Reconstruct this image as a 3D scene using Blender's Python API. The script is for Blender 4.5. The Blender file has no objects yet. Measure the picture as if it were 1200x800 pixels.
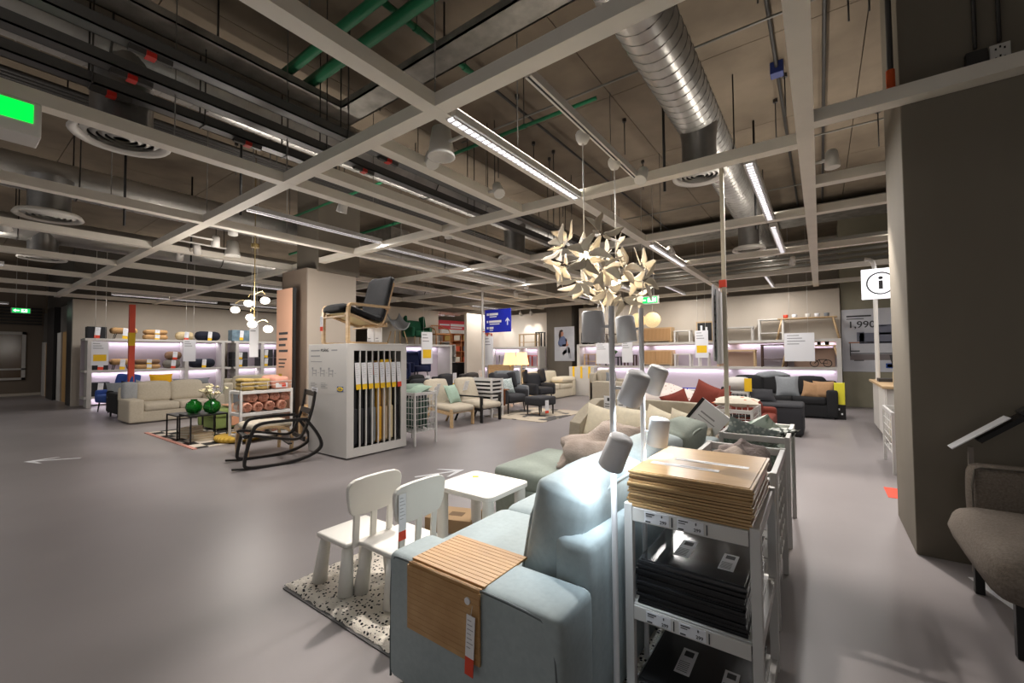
import bpy, bmesh, math, random
from math import sin, cos, pi, radians, sqrt
from mathutils import Matrix, Vector, noise, Euler
random.seed(7)
S = bpy.context.scene
COL = S.collection
# ------------------------------------------------------------------ camera, world, exposure
F, PIT, YAW, ROL = 496.8, radians(1.836), radians(36.034), radians(-.45)
fw = Vector((-sin(YAW)*cos(PIT), cos(YAW)*cos(PIT), sin(PIT)))
rt = Vector((cos(YAW), sin(YAW), 0)); up = rt.cross(fw)
r2 = rt*cos(ROL)+up*sin(ROL); u2 = up*cos(ROL)-rt*sin(ROL)
cam = bpy.data.cameras.new('camera'); cam.sensor_width = 36; cam.lens = 36*F/1200; cam.clip_start = .05; cam.clip_end = 200
co = bpy.data.objects.new('camera', cam); COL.objects.link(co)
co.matrix_world = Matrix(((r2.x, u2.x, -fw.x, 0), (r2.y, u2.y, -fw.y, 0), (r2.z, u2.z, -fw.z, 1.42), (0, 0, 0, 1)))
S.camera = co
S.view_settings.view_transform = 'Standard'; S.view_settings.look = 'None'; S.view_settings.gamma = 1
S.view_settings.use_curve_mapping = False
S.view_settings.exposure = 0.5
W = bpy.data.worlds.new('world'); S.world = W; W.use_nodes = True
W.node_tree.nodes['Background'].inputs[0].default_value = (.95, .93, .92, 1)
W.node_tree.nodes['Background'].inputs[1].default_value = .21
S.cycles.use_denoising = True
S.cycles.sample_clamp_indirect = 6
def spot(loc, tgt, e, ang=70, blend=.6, r=.05, c=(1, .93, .86)):
    L = bpy.data.lights.new('spot', 'SPOT'); L.energy = e; L.spot_size = radians(ang); L.spot_blend = blend
    L.shadow_soft_size = r; L.color = c
    o = bpy.data.objects.new('spot_light', L); COL.objects.link(o); o.location = loc
    o.rotation_euler = (Vector(tgt)-Vector(loc)).to_track_quat('-Z', 'Y').to_euler(); return o
def area(loc, rot, sx, sy, e, c=(1, .95, .9), sp=180):
    L = bpy.data.lights.new('tube', 'AREA'); L.shape = 'RECTANGLE'; L.size = sx; L.size_y = sy; L.energy = e; L.color = c; L.spread = radians(sp)
    o = bpy.data.objects.new('tube_light', L); COL.objects.link(o); o.location = loc; o.rotation_euler = rot; return o
# ------------------------------------------------------------------ materials
def lin(c): return tuple((x/255/12.92 if x/255 <= .04045 else ((x/255+.055)/1.055)**2.4) for x in c)+(1,)
MATS = {}
def mt(name, c, rough=.6, metal=0, c2=None, vs=6, st=(1, 1, 1), bump=0, bs=80, es=0, kind='noise', tr=0, sharp=None, ior=1.45, spec=.5, det=3, bst=(1, 1, 1)):
    if name in MATS: return MATS[name]
    m = bpy.data.materials.new(name); m.use_nodes = True; MATS[name] = m
    nt = m.node_tree; N = nt.nodes; b = N['Principled BSDF']; lk = nt.links.new
    b.inputs['Base Color'].default_value = lin(c); b.inputs['Roughness'].default_value = rough; b.inputs['Metallic'].default_value = metal
    b.inputs['IOR'].default_value = ior; b.inputs['Specular IOR Level'].default_value = spec
    if tr: b.inputs['Transmission Weight'].default_value = tr
    tc = N.new('ShaderNodeTexCoord')
    def mapped(s):
        mp = N.new('ShaderNodeMapping'); mp.inputs['Scale'].default_value = s; lk(tc.outputs['Object'], mp.inputs['Vector']); return mp.outputs[0]
    fac = None
    if c2:
        mx = N.new('ShaderNodeMix'); mx.data_type = 'RGBA'; mx.inputs[6].default_value = lin(c); mx.inputs[7].default_value = lin(c2)
        if kind == 'noise':
            t = N.new('ShaderNodeTexNoise'); t.inputs['Scale'].default_value = vs; t.inputs['Detail'].default_value = det; lk(mapped(st), t.inputs['Vector']); fac = t.outputs['Fac']
        elif kind == 'voronoi':
            t = N.new('ShaderNodeTexVoronoi'); t.inputs['Scale'].default_value = vs; lk(mapped(st), t.inputs['Vector']); fac = t.outputs['Distance']
        elif kind == 'wave':
            t = N.new('ShaderNodeTexWave'); t.inputs['Scale'].default_value = vs; t.inputs['Distortion'].default_value = .3; t.bands_direction = 'X'; lk(mapped(st), t.inputs['Vector']); fac = t.outputs['Fac']
        elif kind == 'check':
            t = N.new('ShaderNodeTexChecker'); t.inputs['Scale'].default_value = vs; lk(mapped(st), t.inputs['Vector']); fac = t.outputs['Fac']
        r = N.new('ShaderNodeMapRange'); a, z = sharp or (.3, .7); r.inputs[1].default_value = a; r.inputs[2].default_value = z; lk(fac, r.inputs[0])
        lk(r.outputs[0], mx.inputs[0]); lk(mx.outputs[2], b.inputs['Base Color'])
    if bump:
        t = N.new('ShaderNodeTexNoise'); t.inputs['Scale'].default_value = bs; t.inputs['Detail'].default_value = 2; lk(mapped(bst), t.inputs['Vector'])
        bp = N.new('ShaderNodeBump'); bp.inputs['Strength'].default_value = bump; bp.inputs['Distance'].default_value = .01; lk(t.outputs['Fac'], bp.inputs['Height']); lk(bp.outputs[0], b.inputs['Normal'])
    if es: b.inputs['Emission Color'].default_value = lin(c); b.inputs['Emission Strength'].default_value = es
    return m
# ------------------------------------------------------------------ mesh builder
class B:
    def __init__(s): s.v = []; s.f = []; s.sm = []; s.mi = []; s.M = Matrix(); s.k = 0
    def at(s, loc=(0, 0, 0), rot=(0, 0, 0), sc=(1, 1, 1)):
        s.M = Matrix.LocRotScale(Vector(loc), Euler(rot), Vector(sc)); return s
    def add(s, vs, fs, smooth=False):
        o = len(s.v); M = s.M; s.v += [tuple(M @ Vector(p)) for p in vs]
        s.f += [tuple(i+o for i in q) for q in fs]; s.sm += [smooth]*len(fs); s.mi += [s.k]*len(fs); return s
    def box(s, c, d):
        x, y, z = c; a, b, e = d[0]/2, d[1]/2, d[2]/2
        return s.add([(x-a, y-b, z-e), (x+a, y-b, z-e), (x+a, y+b, z-e), (x-a, y+b, z-e), (x-a, y-b, z+e), (x+a, y-b, z+e), (x+a, y+b, z+e), (x-a, y+b, z+e)],
                     [(3, 2, 1, 0), (4, 5, 6, 7), (0, 1, 5, 4), (1, 2, 6, 5), (2, 3, 7, 6), (3, 0, 4, 7)])
    def bx(s, x0, x1, y0, y1, z0, z1): return s.box(((x0+x1)/2, (y0+y1)/2, (z0+z1)/2), (x1-x0, y1-y0, z1-z0))
    def soft(s, c, d, r=.04, bulge=0, n=4):
        hs = [v/2 for v in d]; r = min(r, min(hs)*.99)
        ax = []
        for h in hs:
            a = [-h, -h+r*.35, -h+r]; i = h-r
            a += [-i+2*i*k/n for k in range(1, n)]; a += [h-r, h-r*.35, h]; ax.append(a)
        idx = {}; vs = []; fs = []
        def vert(p):
            key = tuple(round(q, 5) for q in p)
            if key in idx: return idx[key]
            q = [max(-(h-r), min(h-r, v)) for v, h in zip(p, hs)]; dv = Vector([a-b for a, b in zip(p, q)])
            if dv.length > 1e-9: dv = dv.normalized()*r
            o = Vector(q)+dv
            if bulge:
                u = [p[i]/hs[i] for i in range(3)]
                for i in range(3):
                    j, k = [t for t in range(3) if t != i]
                    o[i] += bulge*min(1, 2*hs[i]/max(hs)*1.0)*(u[i])*(1-u[j]**2)*(1-u[k]**2)
            idx[key] = len(vs); vs.append((o.x+c[0], o.y+c[1], o.z+c[2])); return idx[key]
        for i in range(3):
            j, k = (i+1) % 3, (i+2) % 3
            for sg in (-1, 1):
                A, Bx = ax[j], ax[k]
                for a in range(len(A)-1):
                    for b in range(len(Bx)-1):
                        q = []
                        for (da, db) in ((0, 0), (1, 0), (1, 1), (0, 1)):
                            p = [0, 0, 0]; p[i] = sg*hs[i]; p[j] = A[a+da]; p[k] = Bx[b+db]; q.append(vert(p))
                        if sg < 0: q.reverse()
                        if len(set(q)) > 2: fs.append(tuple(dict.fromkeys(q)))
        return s.add(vs, fs, True)
    def grid(s, fn, nu, nv, smooth=True, th=0, closed_u=False):
        vs = [fn(i/(nu), j/(nv)) for i in range(nu+1) for j in range(nv+1)]; fs = []
        w = nv+1
        for i in range(nu):
            for j in range(nv): fs.append((i*w+j, (i+1)*w+j, (i+1)*w+j+1, i*w+j+1))
        if th:
            nrm = []
            for i in range(nu+1):
                for j in range(nv+1):
                    a = Vector(vs[min(i+1, nu)*w+j])-Vector(vs[max(i-1, 0)*w+j]); b = Vector(vs[i*w+min(j+1, nv)])-Vector(vs[i*w+max(j-1, 0)])
                    n = a.cross(b); nrm.append(n.normalized() if n.length > 1e-12 else Vector((0, 0, 1)))
            o = len(vs); vs = vs+[tuple(Vector(v)-n*th) for v, n in zip(vs, nrm)]
            fs = fs+[tuple(x+o for x in reversed(q)) for q in fs]
            rim = [(i*w, (i+1)*w) for i in range(nu)]
            for i in range(nu): fs.append((i*w+o, (i+1)*w+o, (i+1)*w, i*w)); fs.append((i*w+nv, (i+1)*w+nv, (i+1)*w+nv+o, i*w+nv+o))
            for j in range(nv): fs.append((j, j+1, j+1+o, j+o)); e = nu*w; fs.append((e+j+o, e+j+1+o, e+j+1, e+j))
        return s.add(vs, fs, smooth)
    def lathe(s, prof, c=(0, 0, 0), n=16, caps=True):
        vs = []; fs = []; m = len(prof)
        for i in range(n):
            a = 2*pi*i/n
            vs += [(c[0]+r*cos(a), c[1]+r*sin(a), c[2]+z) for r, z in prof]
        for i in range(n):
            for j in range(m-1): fs.append((i*m+j, (i+1) % n*m+j, (i+1) % n*m+j+1, i*m+j+1))
        s.add(vs, fs, True)
        if caps:
            for j, rev in ((0, True), (m-1, False)):
                if prof[j][0] > 1e-4:
                    q = [(c[0]+prof[j][0]*cos(2*pi*i/n), c[1]+prof[j][0]*sin(2*pi*i/n), c[2]+prof[j][1]) for i in range(n)]
                    s.add(q, [tuple(reversed(range(n))) if rev else tuple(range(n))])
        return s
    def cyl(s, c, r, h, n=16, r1=None): return s.lathe([(r, 0), (r if r1 is None else r1, h)], c, n)
    def sweep(s, pts, prof, up=(0, 0, 1), closed=False, smooth=True, sc=None):
        P = [Vector(p) for p in pts]; n = len(P); m = len(prof); vs = []; U = Vector(up)
        for i in range(n):
            a = P[(i-1) % n] if (closed or i > 0) else P[i]; b = P[(i+1) % n] if (closed or i < n-1) else P[i]
            t = (b-a).normalized(); sd = t.cross(U)
            if sd.length < 1e-4: sd = t.cross(Vector((1, 0, 0)) if abs(t.x) < .9 else Vector((0, 1, 0)))
            sd.normalize(); w = sd.cross(t); k = sc[i] if sc else 1
            vs += [tuple(P[i]+sd*(x*k)+w*(y*k)) for x, y in prof]
        fs = []
        for i in range(n if closed else n-1):
            for j in range(m): fs.append((i*m+j, i*m+(j+1) % m, (i+1) % n*m+(j+1) % m, (i+1) % n*m+j))
        if not closed: fs += [tuple(reversed(range(m))), tuple((n-1)*m+j for j in range(m))]
        return s.add(vs, fs, smooth)
    def tube(s, pts, r, n=8, closed=False, up=(0, 0, 1), sc=None): return s.sweep(pts, [(r*cos(2*pi*i/n), r*sin(2*pi*i/n)) for i in range(n)], up, closed, True, sc)
    def strip(s, pts, w, t, up=(0, 1, 0), closed=False):   # bent lath: width w along 'up', thickness t
        return s.sweep(pts, [(-t/2, -w/2), (t/2, -w/2), (t/2, w/2), (-t/2, w/2)], up, closed, False)
    def prism(s, poly, y0, y1):     # poly in local XZ, extruded along Y
        n = len(poly); vs = [(x, y0, z) for x, z in poly]+[(x, y1, z) for x, z in poly]
        return s.add(vs, [tuple(range(n)), tuple(reversed(range(n, 2*n)))]+[(i+n, (i+1) % n+n, (i+1) % n, i) for i in range(n)])
    def blob(s, c, d, amp=.15, fr=2.5, seed=0, nu=20, nv=12, flat=None):
        vs = []; fs = []
        for i in range(nu):
            for j in range(nv+1):
                a = 2*pi*i/nu; e = pi*j/nv-pi/2; p = Vector((cos(e)*cos(a), cos(e)*sin(a), sin(e)))
                k = 1+amp*noise.noise(p*fr+Vector((seed, seed*1.7, 0)))*2
                z = p.z*d[2]*k
                if flat is not None: z = max(z, flat)
                vs.append((c[0]+p.x*d[0]*k, c[1]+p.y*d[1]*k, c[2]+z))
        w = nv+1
        for i in range(nu):
            for j in range(nv): fs.append((i*w+j, (i+1) % nu*w+j, (i+1) % nu*w+j+1, i*w+j+1))
        return s.add(vs, fs, True)
    def pillow(s, w, h, t, n=10):       # stands in local XZ, thickness along Y, base on z=0
        def f(sg):
            def g(u, v):
                a, b = 2*u-1, 2*v-1
                e = max(0, (1-a*a)*(1-b*b))**.42
                x = a*w/2*(1-.10*(1-b*b)); z = b*h/2*(1-.10*(1-a*a))
                wr = .012*noise.noise(Vector((a*2.2, b*2.2, w*9+sg)))
                return (x, sg*(t/2*e+wr*e), z+h/2)
            return g
        def fr(u, v): return f(1)(1-u, v)
        return s.grid(f(-1), n, n).grid(fr, n, n)
def obj(name, b, mat, parent=None, bev=0, sub=0, label=None, loc=None, rot=None):
    me = bpy.data.meshes.new(name); me.from_pydata(b.v, [], b.f)
    me.polygons.foreach_set('use_smooth', b.sm); me.polygons.foreach_set('material_index', b.mi)
    for m in (mat if isinstance(mat, (list, tuple)) else [mat]): me.materials.append(m)
    me.update(); o = bpy.data.objects.new(name, me); COL.objects.link(o)
    if parent: o.parent = parent
    if bev:
        d = o.modifiers.new('edge', 'BEVEL'); d.width = bev; d.segments = 2; d.limit_method = 'ANGLE'
    if sub:
        d = o.modifiers.new('smooth', 'SUBSURF'); d.levels = sub; d.render_levels = sub
    if loc: o.location = loc
    if rot: o.rotation_euler = rot
    if label: o['label'] = label
    return o
def tag(o, label, cat, group=None):
    o['label'] = label; o['category'] = cat
    if group: o['group'] = group
    return o
def thing(name, label, cat, loc=(0, 0, 0), rz=0, group=None):
    o = bpy.data.objects.new(name, None); COL.objects.link(o); o.empty_display_size = .1
    o.location = loc; o.rotation_euler = (0, 0, radians(rz)); return tag(o, label, cat, group)
def single(name, b, mat, label, cat, loc=(0, 0, 0), rot=(0, 0, 0), group=None, bev=0, sub=0):
    o = obj(name, b, mat, None, bev, sub); o.location = loc; o.rotation_euler = rot; return tag(o, label, cat, group)
def struct(name, b, mat, bev=0):
    o = obj(name, b, mat, None, bev); o['kind'] = 'structure'; return o
def kids(o): return [c for c in KID.get(o.name, [])] if KID else list(o.children)
KID = None
def dup(o, loc=None, rz=None, label=None, group=None, parent=None, rot=None):
    c = o.copy(); COL.objects.link(c)
    if parent: c.parent = parent
    if loc is not None: c.location = loc
    if rz is not None: c.rotation_euler = (0, 0, radians(rz))
    if rot is not None: c.rotation_euler = rot
    if label: c['label'] = label
    if group: c['group'] = group
    for k in list(o.children): dup(k, parent=c)
    return c
def text(s, size, mat, parent, loc, rot=(radians(90), 0, 0), align='LEFT', ext=.0008, name='lettering', sx=1):
    cu = bpy.data.curves.new('lettering', 'FONT'); cu.body = s; cu.size = size; cu.align_x = align; cu.extrude = ext; cu.offset = size*.012
    tmp = bpy.data.objects.new('tmp', cu); COL.objects.link(tmp); dg = bpy.context.evaluated_depsgraph_get(); dg.update()
    me = bpy.data.meshes.new_from_object(tmp.evaluated_get(dg)); bpy.data.objects.remove(tmp); me.materials.clear(); me.materials.append(mat)
    o = bpy.data.objects.new(name, me); COL.objects.link(o); o.parent = parent; o.location = loc; o.rotation_euler = rot; o.scale = (sx, 1, 1); return o
def arc(c, r, a0, a1, n, plane='xz'):
    out = []
    for i in range(n+1):
        a = radians(a0+(a1-a0)*i/n); p = (c[0]+r*cos(a), c[1]+r*sin(a))
        out.append((p[0], 0, p[1]) if plane == 'xz' else (p[0], p[1], 0))
    return out
def smooth(pts, it=2, closed=False):    # Chaikin corner cutting
    P = [Vector(p) for p in pts]
    for _ in range(it):
        Q = [] if closed else [P[0]]
        n = len(P)
        for i in range(n if closed else n-1):
            a, b = P[i], P[(i+1) % n]; Q += [a*.75+b*.25, a*.25+b*.75]
        if not closed: Q.append(P[-1])
        P = Q
    return [tuple(p) for p in P]
# ------------------------------------------------------------------ palette
WHITE = mt('white_metal', (205, 203, 200), .4)
WPL = mt('white_plastic', (215, 212, 206), .45)
OFFW = mt('offwhite_board', (196, 192, 186), .6, c2=(188, 184, 178), vs=3)
BEAM = mt('painted_beam', (232, 226, 214), .6, c2=(226, 220, 208), vs=5)
BLACK = mt('black_paint', (22, 21, 21), .45)
DARK = mt('dark_metal', (60, 58, 56), .5, .3)
GALV = mt('galvanised', (150, 150, 150), .32, .85, c2=(110, 110, 112), vs=9)
BIRCH = mt('birch', (206, 176, 136), .5, c2=(190, 158, 116), vs=5, st=(1, 8, 8))
PINE = mt('pine', (196, 168, 130), .55, c2=(178, 148, 108), vs=5, st=(1, 10, 10))
TAGW = mt('tag_paper', (225, 225, 228), .6)
TAGR = mt('tag_red', (215, 70, 45), .6)
TAGY = mt('tag_yellow', (235, 190, 30), .6)
INK = mt('ink', (60, 60, 62), .7)
GREYINK = mt('grey_print', (150, 150, 152), .7)
CHROME = mt('chrome', (200, 200, 200), .15, 1)
# ------------------------------------------------------------------ room shell
FLOOR = mt('vinyl_floor', (138, 132, 132), .38, c2=(132, 126, 126), vs=1.2, spec=.45, bump=.03, bs=300)
struct('floor', B().bx(-27, 6, -5, 20, -.1, 0), FLOOR)
SLAB = mt('concrete_slab', (130, 117, 100), .85, c2=(98, 87, 73), vs=1.3, sharp=(.3, .75), det=6, bump=.15, bs=14)
sb = B()
for i in range(12):
    for j in range(12): sb.bx(-27+i*2.75, -27+i*2.75+2.74, -5+j*2.1, -5+j*2.1+2.09, 5.0, 5.2)
struct('ceiling', sb.bx(-27, 6, -5, 20.2, 5.19, 5.3), SLAB)
CONC = mt('concrete_column', (116, 109, 98), .8, c2=(98, 91, 81), vs=1.6, st=(1, 1, .25), sharp=(.25, .8), det=6, bump=.08, bs=10)
CONCD = mt('concrete_dark', (122, 115, 102), .8, c2=(106, 99, 88), vs=1.3, st=(1, 1, .3), sharp=(.25, .8), det=6, bump=.08, bs=10)
struct('column_1', B().bx(.51, 2.3, 4.11, 4.99, 0, 5.0), CONCD, .006)
struct('column_2', B().bx(-8.45, -7.66, 4.3, 5.2, 3.05, 5.0), CONC, .01)
CLAD = mt('cladding_brown', (120, 106, 94), .3, .0); CLADB = mt('cladding_beige', (172, 161, 148), .6)
b = B().bx(-8.62, -7.7, 4.1, 4.12, 0, 3.08).bx(-8.62, -8.6, 4.1, 5.14, 0, 3.08); b.k = 1
b.bx(-7.72, -7.7, 4.12, 5.14, 0, 3.08).bx(-8.6, -7.72, 5.12, 5.14, 0, 3.08)
struct('column_3', b, [CLAD, CLADB])
struct('column_4', B().bx(-8.65, -7.55, 14.2, 15.2, 0, 5), CONC, .01)
struct('column_5', B().bx(.46, 3.2, 14.2, 15.2, 0, 5), mt('concrete_green', (146, 141, 122), .8, c2=(128, 124, 106), vs=1.5, det=5), .01)
PANEL = mt('wall_panel', (196, 186, 172), .7, c2=(190, 180, 166), vs=2)
struct('wall_back', B().bx(-26, 6, 16.2, 16.4, 0, 5), mt('wall_paint', (176, 166, 152), .8))
struct('wall_display', B().bx(-7.2, .44, 14.12, 14.2, 0, 3.12), PANEL)
struct('wall_middle', B().bx(-12.4, -8.65, 14.4, 14.5, 0, 3.1), mt('wall_light', (226, 218, 206), .7))
struct('wall_side', B().bx(-18.15, -18, 2.5, 12, 0, 3.2), PANEL)
struct('wall_partition', B().bx(-11.86, -11.76, 8.4, 11.4, 0, 3.1), PANEL)
struct('wall_hall', B().bx(-25.2, -25, -5, 2.7, 0, 5), mt('wall_hall_paint', (120, 108, 95), .8))
struct('baseboard_hall', B().bx(-25, -24.97, -5, 2.7, 0, .1), PANEL)
struct('wall_far_side', B().bx(-27, -26.8, 2.7, 16, 0, 5), PANEL)
struct('wall_hall_back', B().bx(-27, -18.15, 11.9, 12, 0, 5), PANEL)
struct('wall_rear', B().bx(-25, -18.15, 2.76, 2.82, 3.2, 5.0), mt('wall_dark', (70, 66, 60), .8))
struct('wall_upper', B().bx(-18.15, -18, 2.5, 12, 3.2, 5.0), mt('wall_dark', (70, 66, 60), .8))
struct('wall_right', B().bx(5.8, 6, -5, 16, 0, 5), PANEL)
# hall side: dark portal posts with doors between them
DFR = mt('portal_dark', (40, 38, 38), .4); GREYP = mt('portal_grey', (110, 106, 102), .35)
DOORW = mt('door_wood', (200, 160, 105), .55, c2=(178, 136, 84), vs=3, st=(6, 1, .4))
struct('wall_portal', B().bx(-25, -18.6, 2.66, 2.76, 2.1, 3.2).bx(-25, -24.4, 2.62, 2.76, 0, 2.1).bx(-21.25, -20.55, 2.66, 2.76, 0, 2.1), GREYP)
struct('trim_1', B().bx(-18.95, -18.15, 2.5, 2.72, 0, 3.2), DFR, .005)
struct('trim_2', B().bx(-22.7, -21.3, 2.5, 2.76, 0, 3.2), DFR, .005)
struct('door_1', B().bx(-20.5, -19.0, 2.62, 2.68, 0, 2.3), DOORW)
struct('trim_3', B().bx(-21.2, -20.5, 2.58, 2.7, 0, 2.3), OFFW, .005)
struct('door_2', B().bx(-23.9, -22.75, 2.62, 2.68, 0, 2.0), DOORW)
struct('trim_4', B().bx(-24.5, -23.9, 2.58, 2.7, 0, 2.05), OFFW, .005)
# hall window with wooden room behind
w = B().bx(-25, -24.92, -1.2, 2.2, 2.36, 2.46).bx(-25, -24.92, -1.2, 2.2, .62, .7).bx(-25, -24.92, 2.1, 2.2, .62, 2.46).bx(-25, -24.92, -1.2, 2.2, 1.0, 1.06)
wo = struct('window_1', w, OFFW); p = obj('pane', B().bx(-24.99, -24.97, -1.2, 2.1, .7, 2.36), mt('window_brown', (92, 72, 54), .15), wo)
lv = B()
for i in range(6): lv.bx(-25, -24.9, -5, 2.6, 2.75+i*.12, 2.81+i*.12)
struct('trim_5', lv, DARK)
# ------------------------------------------------------------------ suspended ceiling grid
GX = [2.13, -.057, -2.243, -4.439, -6.6, -8.75, -10.95, -13.1, -15.3, -17.5]; GY = [-2.3, -.1, 2.146, 4.378, 6.67, 9.0, 11.35, 13.6]
def beam_y(x, y0, y1): return struct('ceiling_beam', B().bx(x-.06, x+.06, y0, y1, 3.2, 3.3), BEAM)
for x in GX: beam_y(x, -4, 14 if x > -7.6 or x < -8.8 else 14.1)
for x, a, c in ((-3.03, 2.206, 4.318), (-3.95, 2.206, 4.318), (-5.1, 4.44, 9), (-7.6, 6.73, 11.3)): beam_y(x, a, c)
xs = sorted(GX)
def beam_x(y, x0, x1): return struct('ceiling_beam', B().bx(x0, x1, y-.06, y+.06, 3.201, 3.299), BEAM)
for y in GY:
    r = 4 if y < 3.5 or y > 5 else -.0
    beam_x(y, -24 if y < 2 else -17.9, r)
beam_x(5.55, -.0, 3.5); beam_x(4.045, .0, 3.5)
WIRE = mt('wire', (120, 118, 114), .5, .5)
for x in (-.057, -2.243, -4.439, -6.6):
    for y in (1.2, 2.146, 3.2, 5.4, 7.6):
        wb = B().tube([(x, y, 3.3), (x, y, 5.0)], .005, 5)
        single('hanger_wire', wb, WIRE, 'thin wire holding up a grid beam under the concrete slab', 'wire', group='hanger wires of the ceiling grid')
# ------------------------------------------------------------------ ducts, trays and pipes
SPIR = mt('duct_outlet', (150, 148, 146), .35, .9, c2=(120, 118, 116), vs=3)
SPIRY = mt('spiral_duct_y', (190, 188, 184), .34, .68, c2=(150, 148, 145), vs=3, st=(1, .4, 1), bump=.10, bs=4)
def spiral(x, z, r, y0, y1, turn=.13):
    b = B(); b.at((x, 0, z), (-pi/2, 0, 0)); b.lathe([(r, y0), (r, y1)], n=32); b.at()
    q = []; N = int((y1-y0)/turn*16)
    for i in range(N+1): a = 2*pi*i/16; q.append((x+(r+.001)*cos(a), y0+(y1-y0)*i/N, z+(r+.001)*sin(a)))
    b.sweep(q, [(-.006, -.003), (.006, -.003), (.006, .003), (-.006, .003)], (0, 1, 0), False, False)
    return b
def air_duct(x, z, r, y0, y1, drops, label):
    t = thing('air_duct', label, 'duct', (0, 0, 0))
    obj('duct_run', spiral(x, z, r, y0, y1), SPIRY, t)
    for k in range(5):
        y = y0+.5+(y1-y0-1)*k/4; q = r+.014
        obj('hanger', B().tube([(x-q, y, 5.0), (x-q, y, z)]+[(x-q*cos(a*pi/8), y, z-q*sin(a*pi/8)) for a in range(1, 8)]+[(x+q, y, z), (x+q, y, 5.0)], .009, 5, up=(0, 1, 0)), DARK, t)
    for dx, dy, rr in drops:
        d = obj('outlet', B().at((dx, dy, 0)).lathe([(rr, 3.5), (rr, z-r-.04), (rr*1.06, z-r*.8), (rr*1.12, z-r*.3)], n=28, caps=False), SPIR, t)
        g = B().at((dx, dy, 0)).lathe([(rr*.98, 3.5), (rr*1.5, 3.48), (rr*1.62, 3.43), (rr*1.56, 3.415), (rr*1.36, 3.43), (rr*1.3, 3.47)], n=32, caps=False)
        for q in (1.06, .8, .54, .28): g.lathe([(rr*q, 3.425), (rr*(q+.2), 3.455), (rr*(q+.18), 3.462), (rr*(q-.02), 3.435)], n=28, caps=False)
        obj('diffuser', g, WPL, d); obj('throat_shade', B().at((dx, dy, 0)).lathe([(rr*1.3, 3.49), (rr*1.3, 3.48)], n=24), BLACK, d)  # black disc stands in for the shade inside the outlet
    return t
air_duct(-1.07, 4.1, .23, -1.5, 13.5, [(-1.06, 5.1, .18), (-1.08, 9.35, .18)], 'round silver spiral air duct above the hanging flower lamps')
air_duct(-5.15, 4.27, .27, -3.5, 13, [(-5.15, 1.0, .22), (-5.15, 7.2, .22)], 'round silver spiral air duct running above the green lit screen')
air_duct(-9.0, 4.05, .25, -3, 13, [(-8.8, .96, .22)], 'round silver spiral air duct crossing above the cream sofa')
air_duct(-12.6, 4.0, .25, -3, 11.8, [(-12.6, 1.3, .22)], 'round silver spiral air duct nearer the wall of bedding shelves')
TRAY = mt('cable_tray', (92, 92, 92), .5, .4)
def tray(x, z, w, y0, y1, label, n=7, zt=5):
    t = thing('cable_tray', label, 'cable tray')
    obj('channel', B().bx(x-w/2, x+w/2, y0, y1, z, z+.012).bx(x-w/2, x-w/2+.01, y0, y1, z, z+.09).bx(x+w/2-.01, x+w/2, y0, y1, z, z+.09), TRAY, t)
    for k in range(n):
        y = y0+.6+(y1-y0-1.2)*k/(n-1)
        obj('rod', B().tube([(x-w/2-.01, y, zt), (x-w/2-.01, y, z-.006), (x+w/2+.01, y, z-.006), (x+w/2+.01, y, zt)], .007, 5, up=(0, 1, 0)), DARK, t)
    return t
tray(-4.01, 3.7, .12, -3, 13, 'first dark cable channel beside the big galvanised trunking')
tray(-4.42, 3.68, .12, -3, 13, 'middle dark cable channel of the three under the silver duct')
tray(-4.81, 3.67, .12, -3, 2.9, 'third dark cable channel, furthest from the big galvanised trunking', zt=4.4)
t = thing('cable_trunking', 'wide galvanised cable trunking that turns a corner under the slab', 'cable tray')
GT = mt('galv_sheet', (150, 146, 138), .55, .45, c2=(112, 108, 102), vs=5, det=5)
obj('long_run', B().bx(-4.87, -4.57, -3, 3.14, 4.4, 4.41).bx(-4.87, -4.85, -3, 3.14, 4.4, 4.48).bx(-4.59, -4.57, -3, 2.84, 4.4, 4.48), GT, t)
obj('cross_run', B().bx(-4.57, 5, 2.84, 3.14, 4.4, 4.41).bx(-4.57, 5, 2.84, 2.86, 4.4, 4.48).bx(-4.87, 5, 3.12, 3.14, 4.4, 4.48), GT, t)
for x, y in ((-4.7, 0), (-4.7, 1.6), (-3, 3.0), (-1.6, 3.0), (1, 3.0)):
    obj('rod', B().tube([(x, y, 4.4), (x, y, 5)], .01, 5), DARK, t)
GREEN = mt('green_pipe', (28, 110, 72), .5)
def pipe(pts, r, mat, label, cat='pipe', cl=True):
    b = B().tube(pts, r, 10); L = Vector(pts[-1])-Vector(pts[0])
    t = thing('ceiling_pipe', label, cat); obj('pipe', b, mat, t)
    if cl:
        for k in range(4):
            cb = B(); rb = B()
            p = Vector(pts[0])+L*(k+.5)/4
            if abs(L.x) > abs(L.y): cb.at(tuple(p), (0, pi/2, 0))
            else: cb.at(tuple(p), (pi/2, 0, 0))
            cb.lathe([(r*1.25, -.03), (r*1.25, .03)], n=10); rb.tube([tuple(p+Vector((0, 0, r))), (p.x, p.y, 5)], .006, 5)
            obj('clamp', cb, mat, t); obj('rod', rb, DARK, t)
    return t
pipe([(-4.85, 2.5, 4.55), (3, 2.5, 4.55)], .06, GREEN, 'thick green water pipe nearest the galvanised trunking')
pipe([(-4.85, 2.25, 4.55), (3, 2.25, 4.55)], .05, GREEN, 'second thick green water pipe running parallel under the slab')
pipe([(-3.2, 1.0, 4.7), (-3.2, 3.9, 4.7)], .03, GREEN, 'thin green pipe crossing over the two thick green pipes')
pipe([(-9.5, 4.2, 4.2), (-1.9, 4.2, 4.2)], .022, GREEN, 'thin green pipe running above the light track')
pipe([(-12, 5.9, 4.3), (-6.8, 5.9, 4.3)], .03, GREEN, 'green pipe beyond the concrete column')
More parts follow.
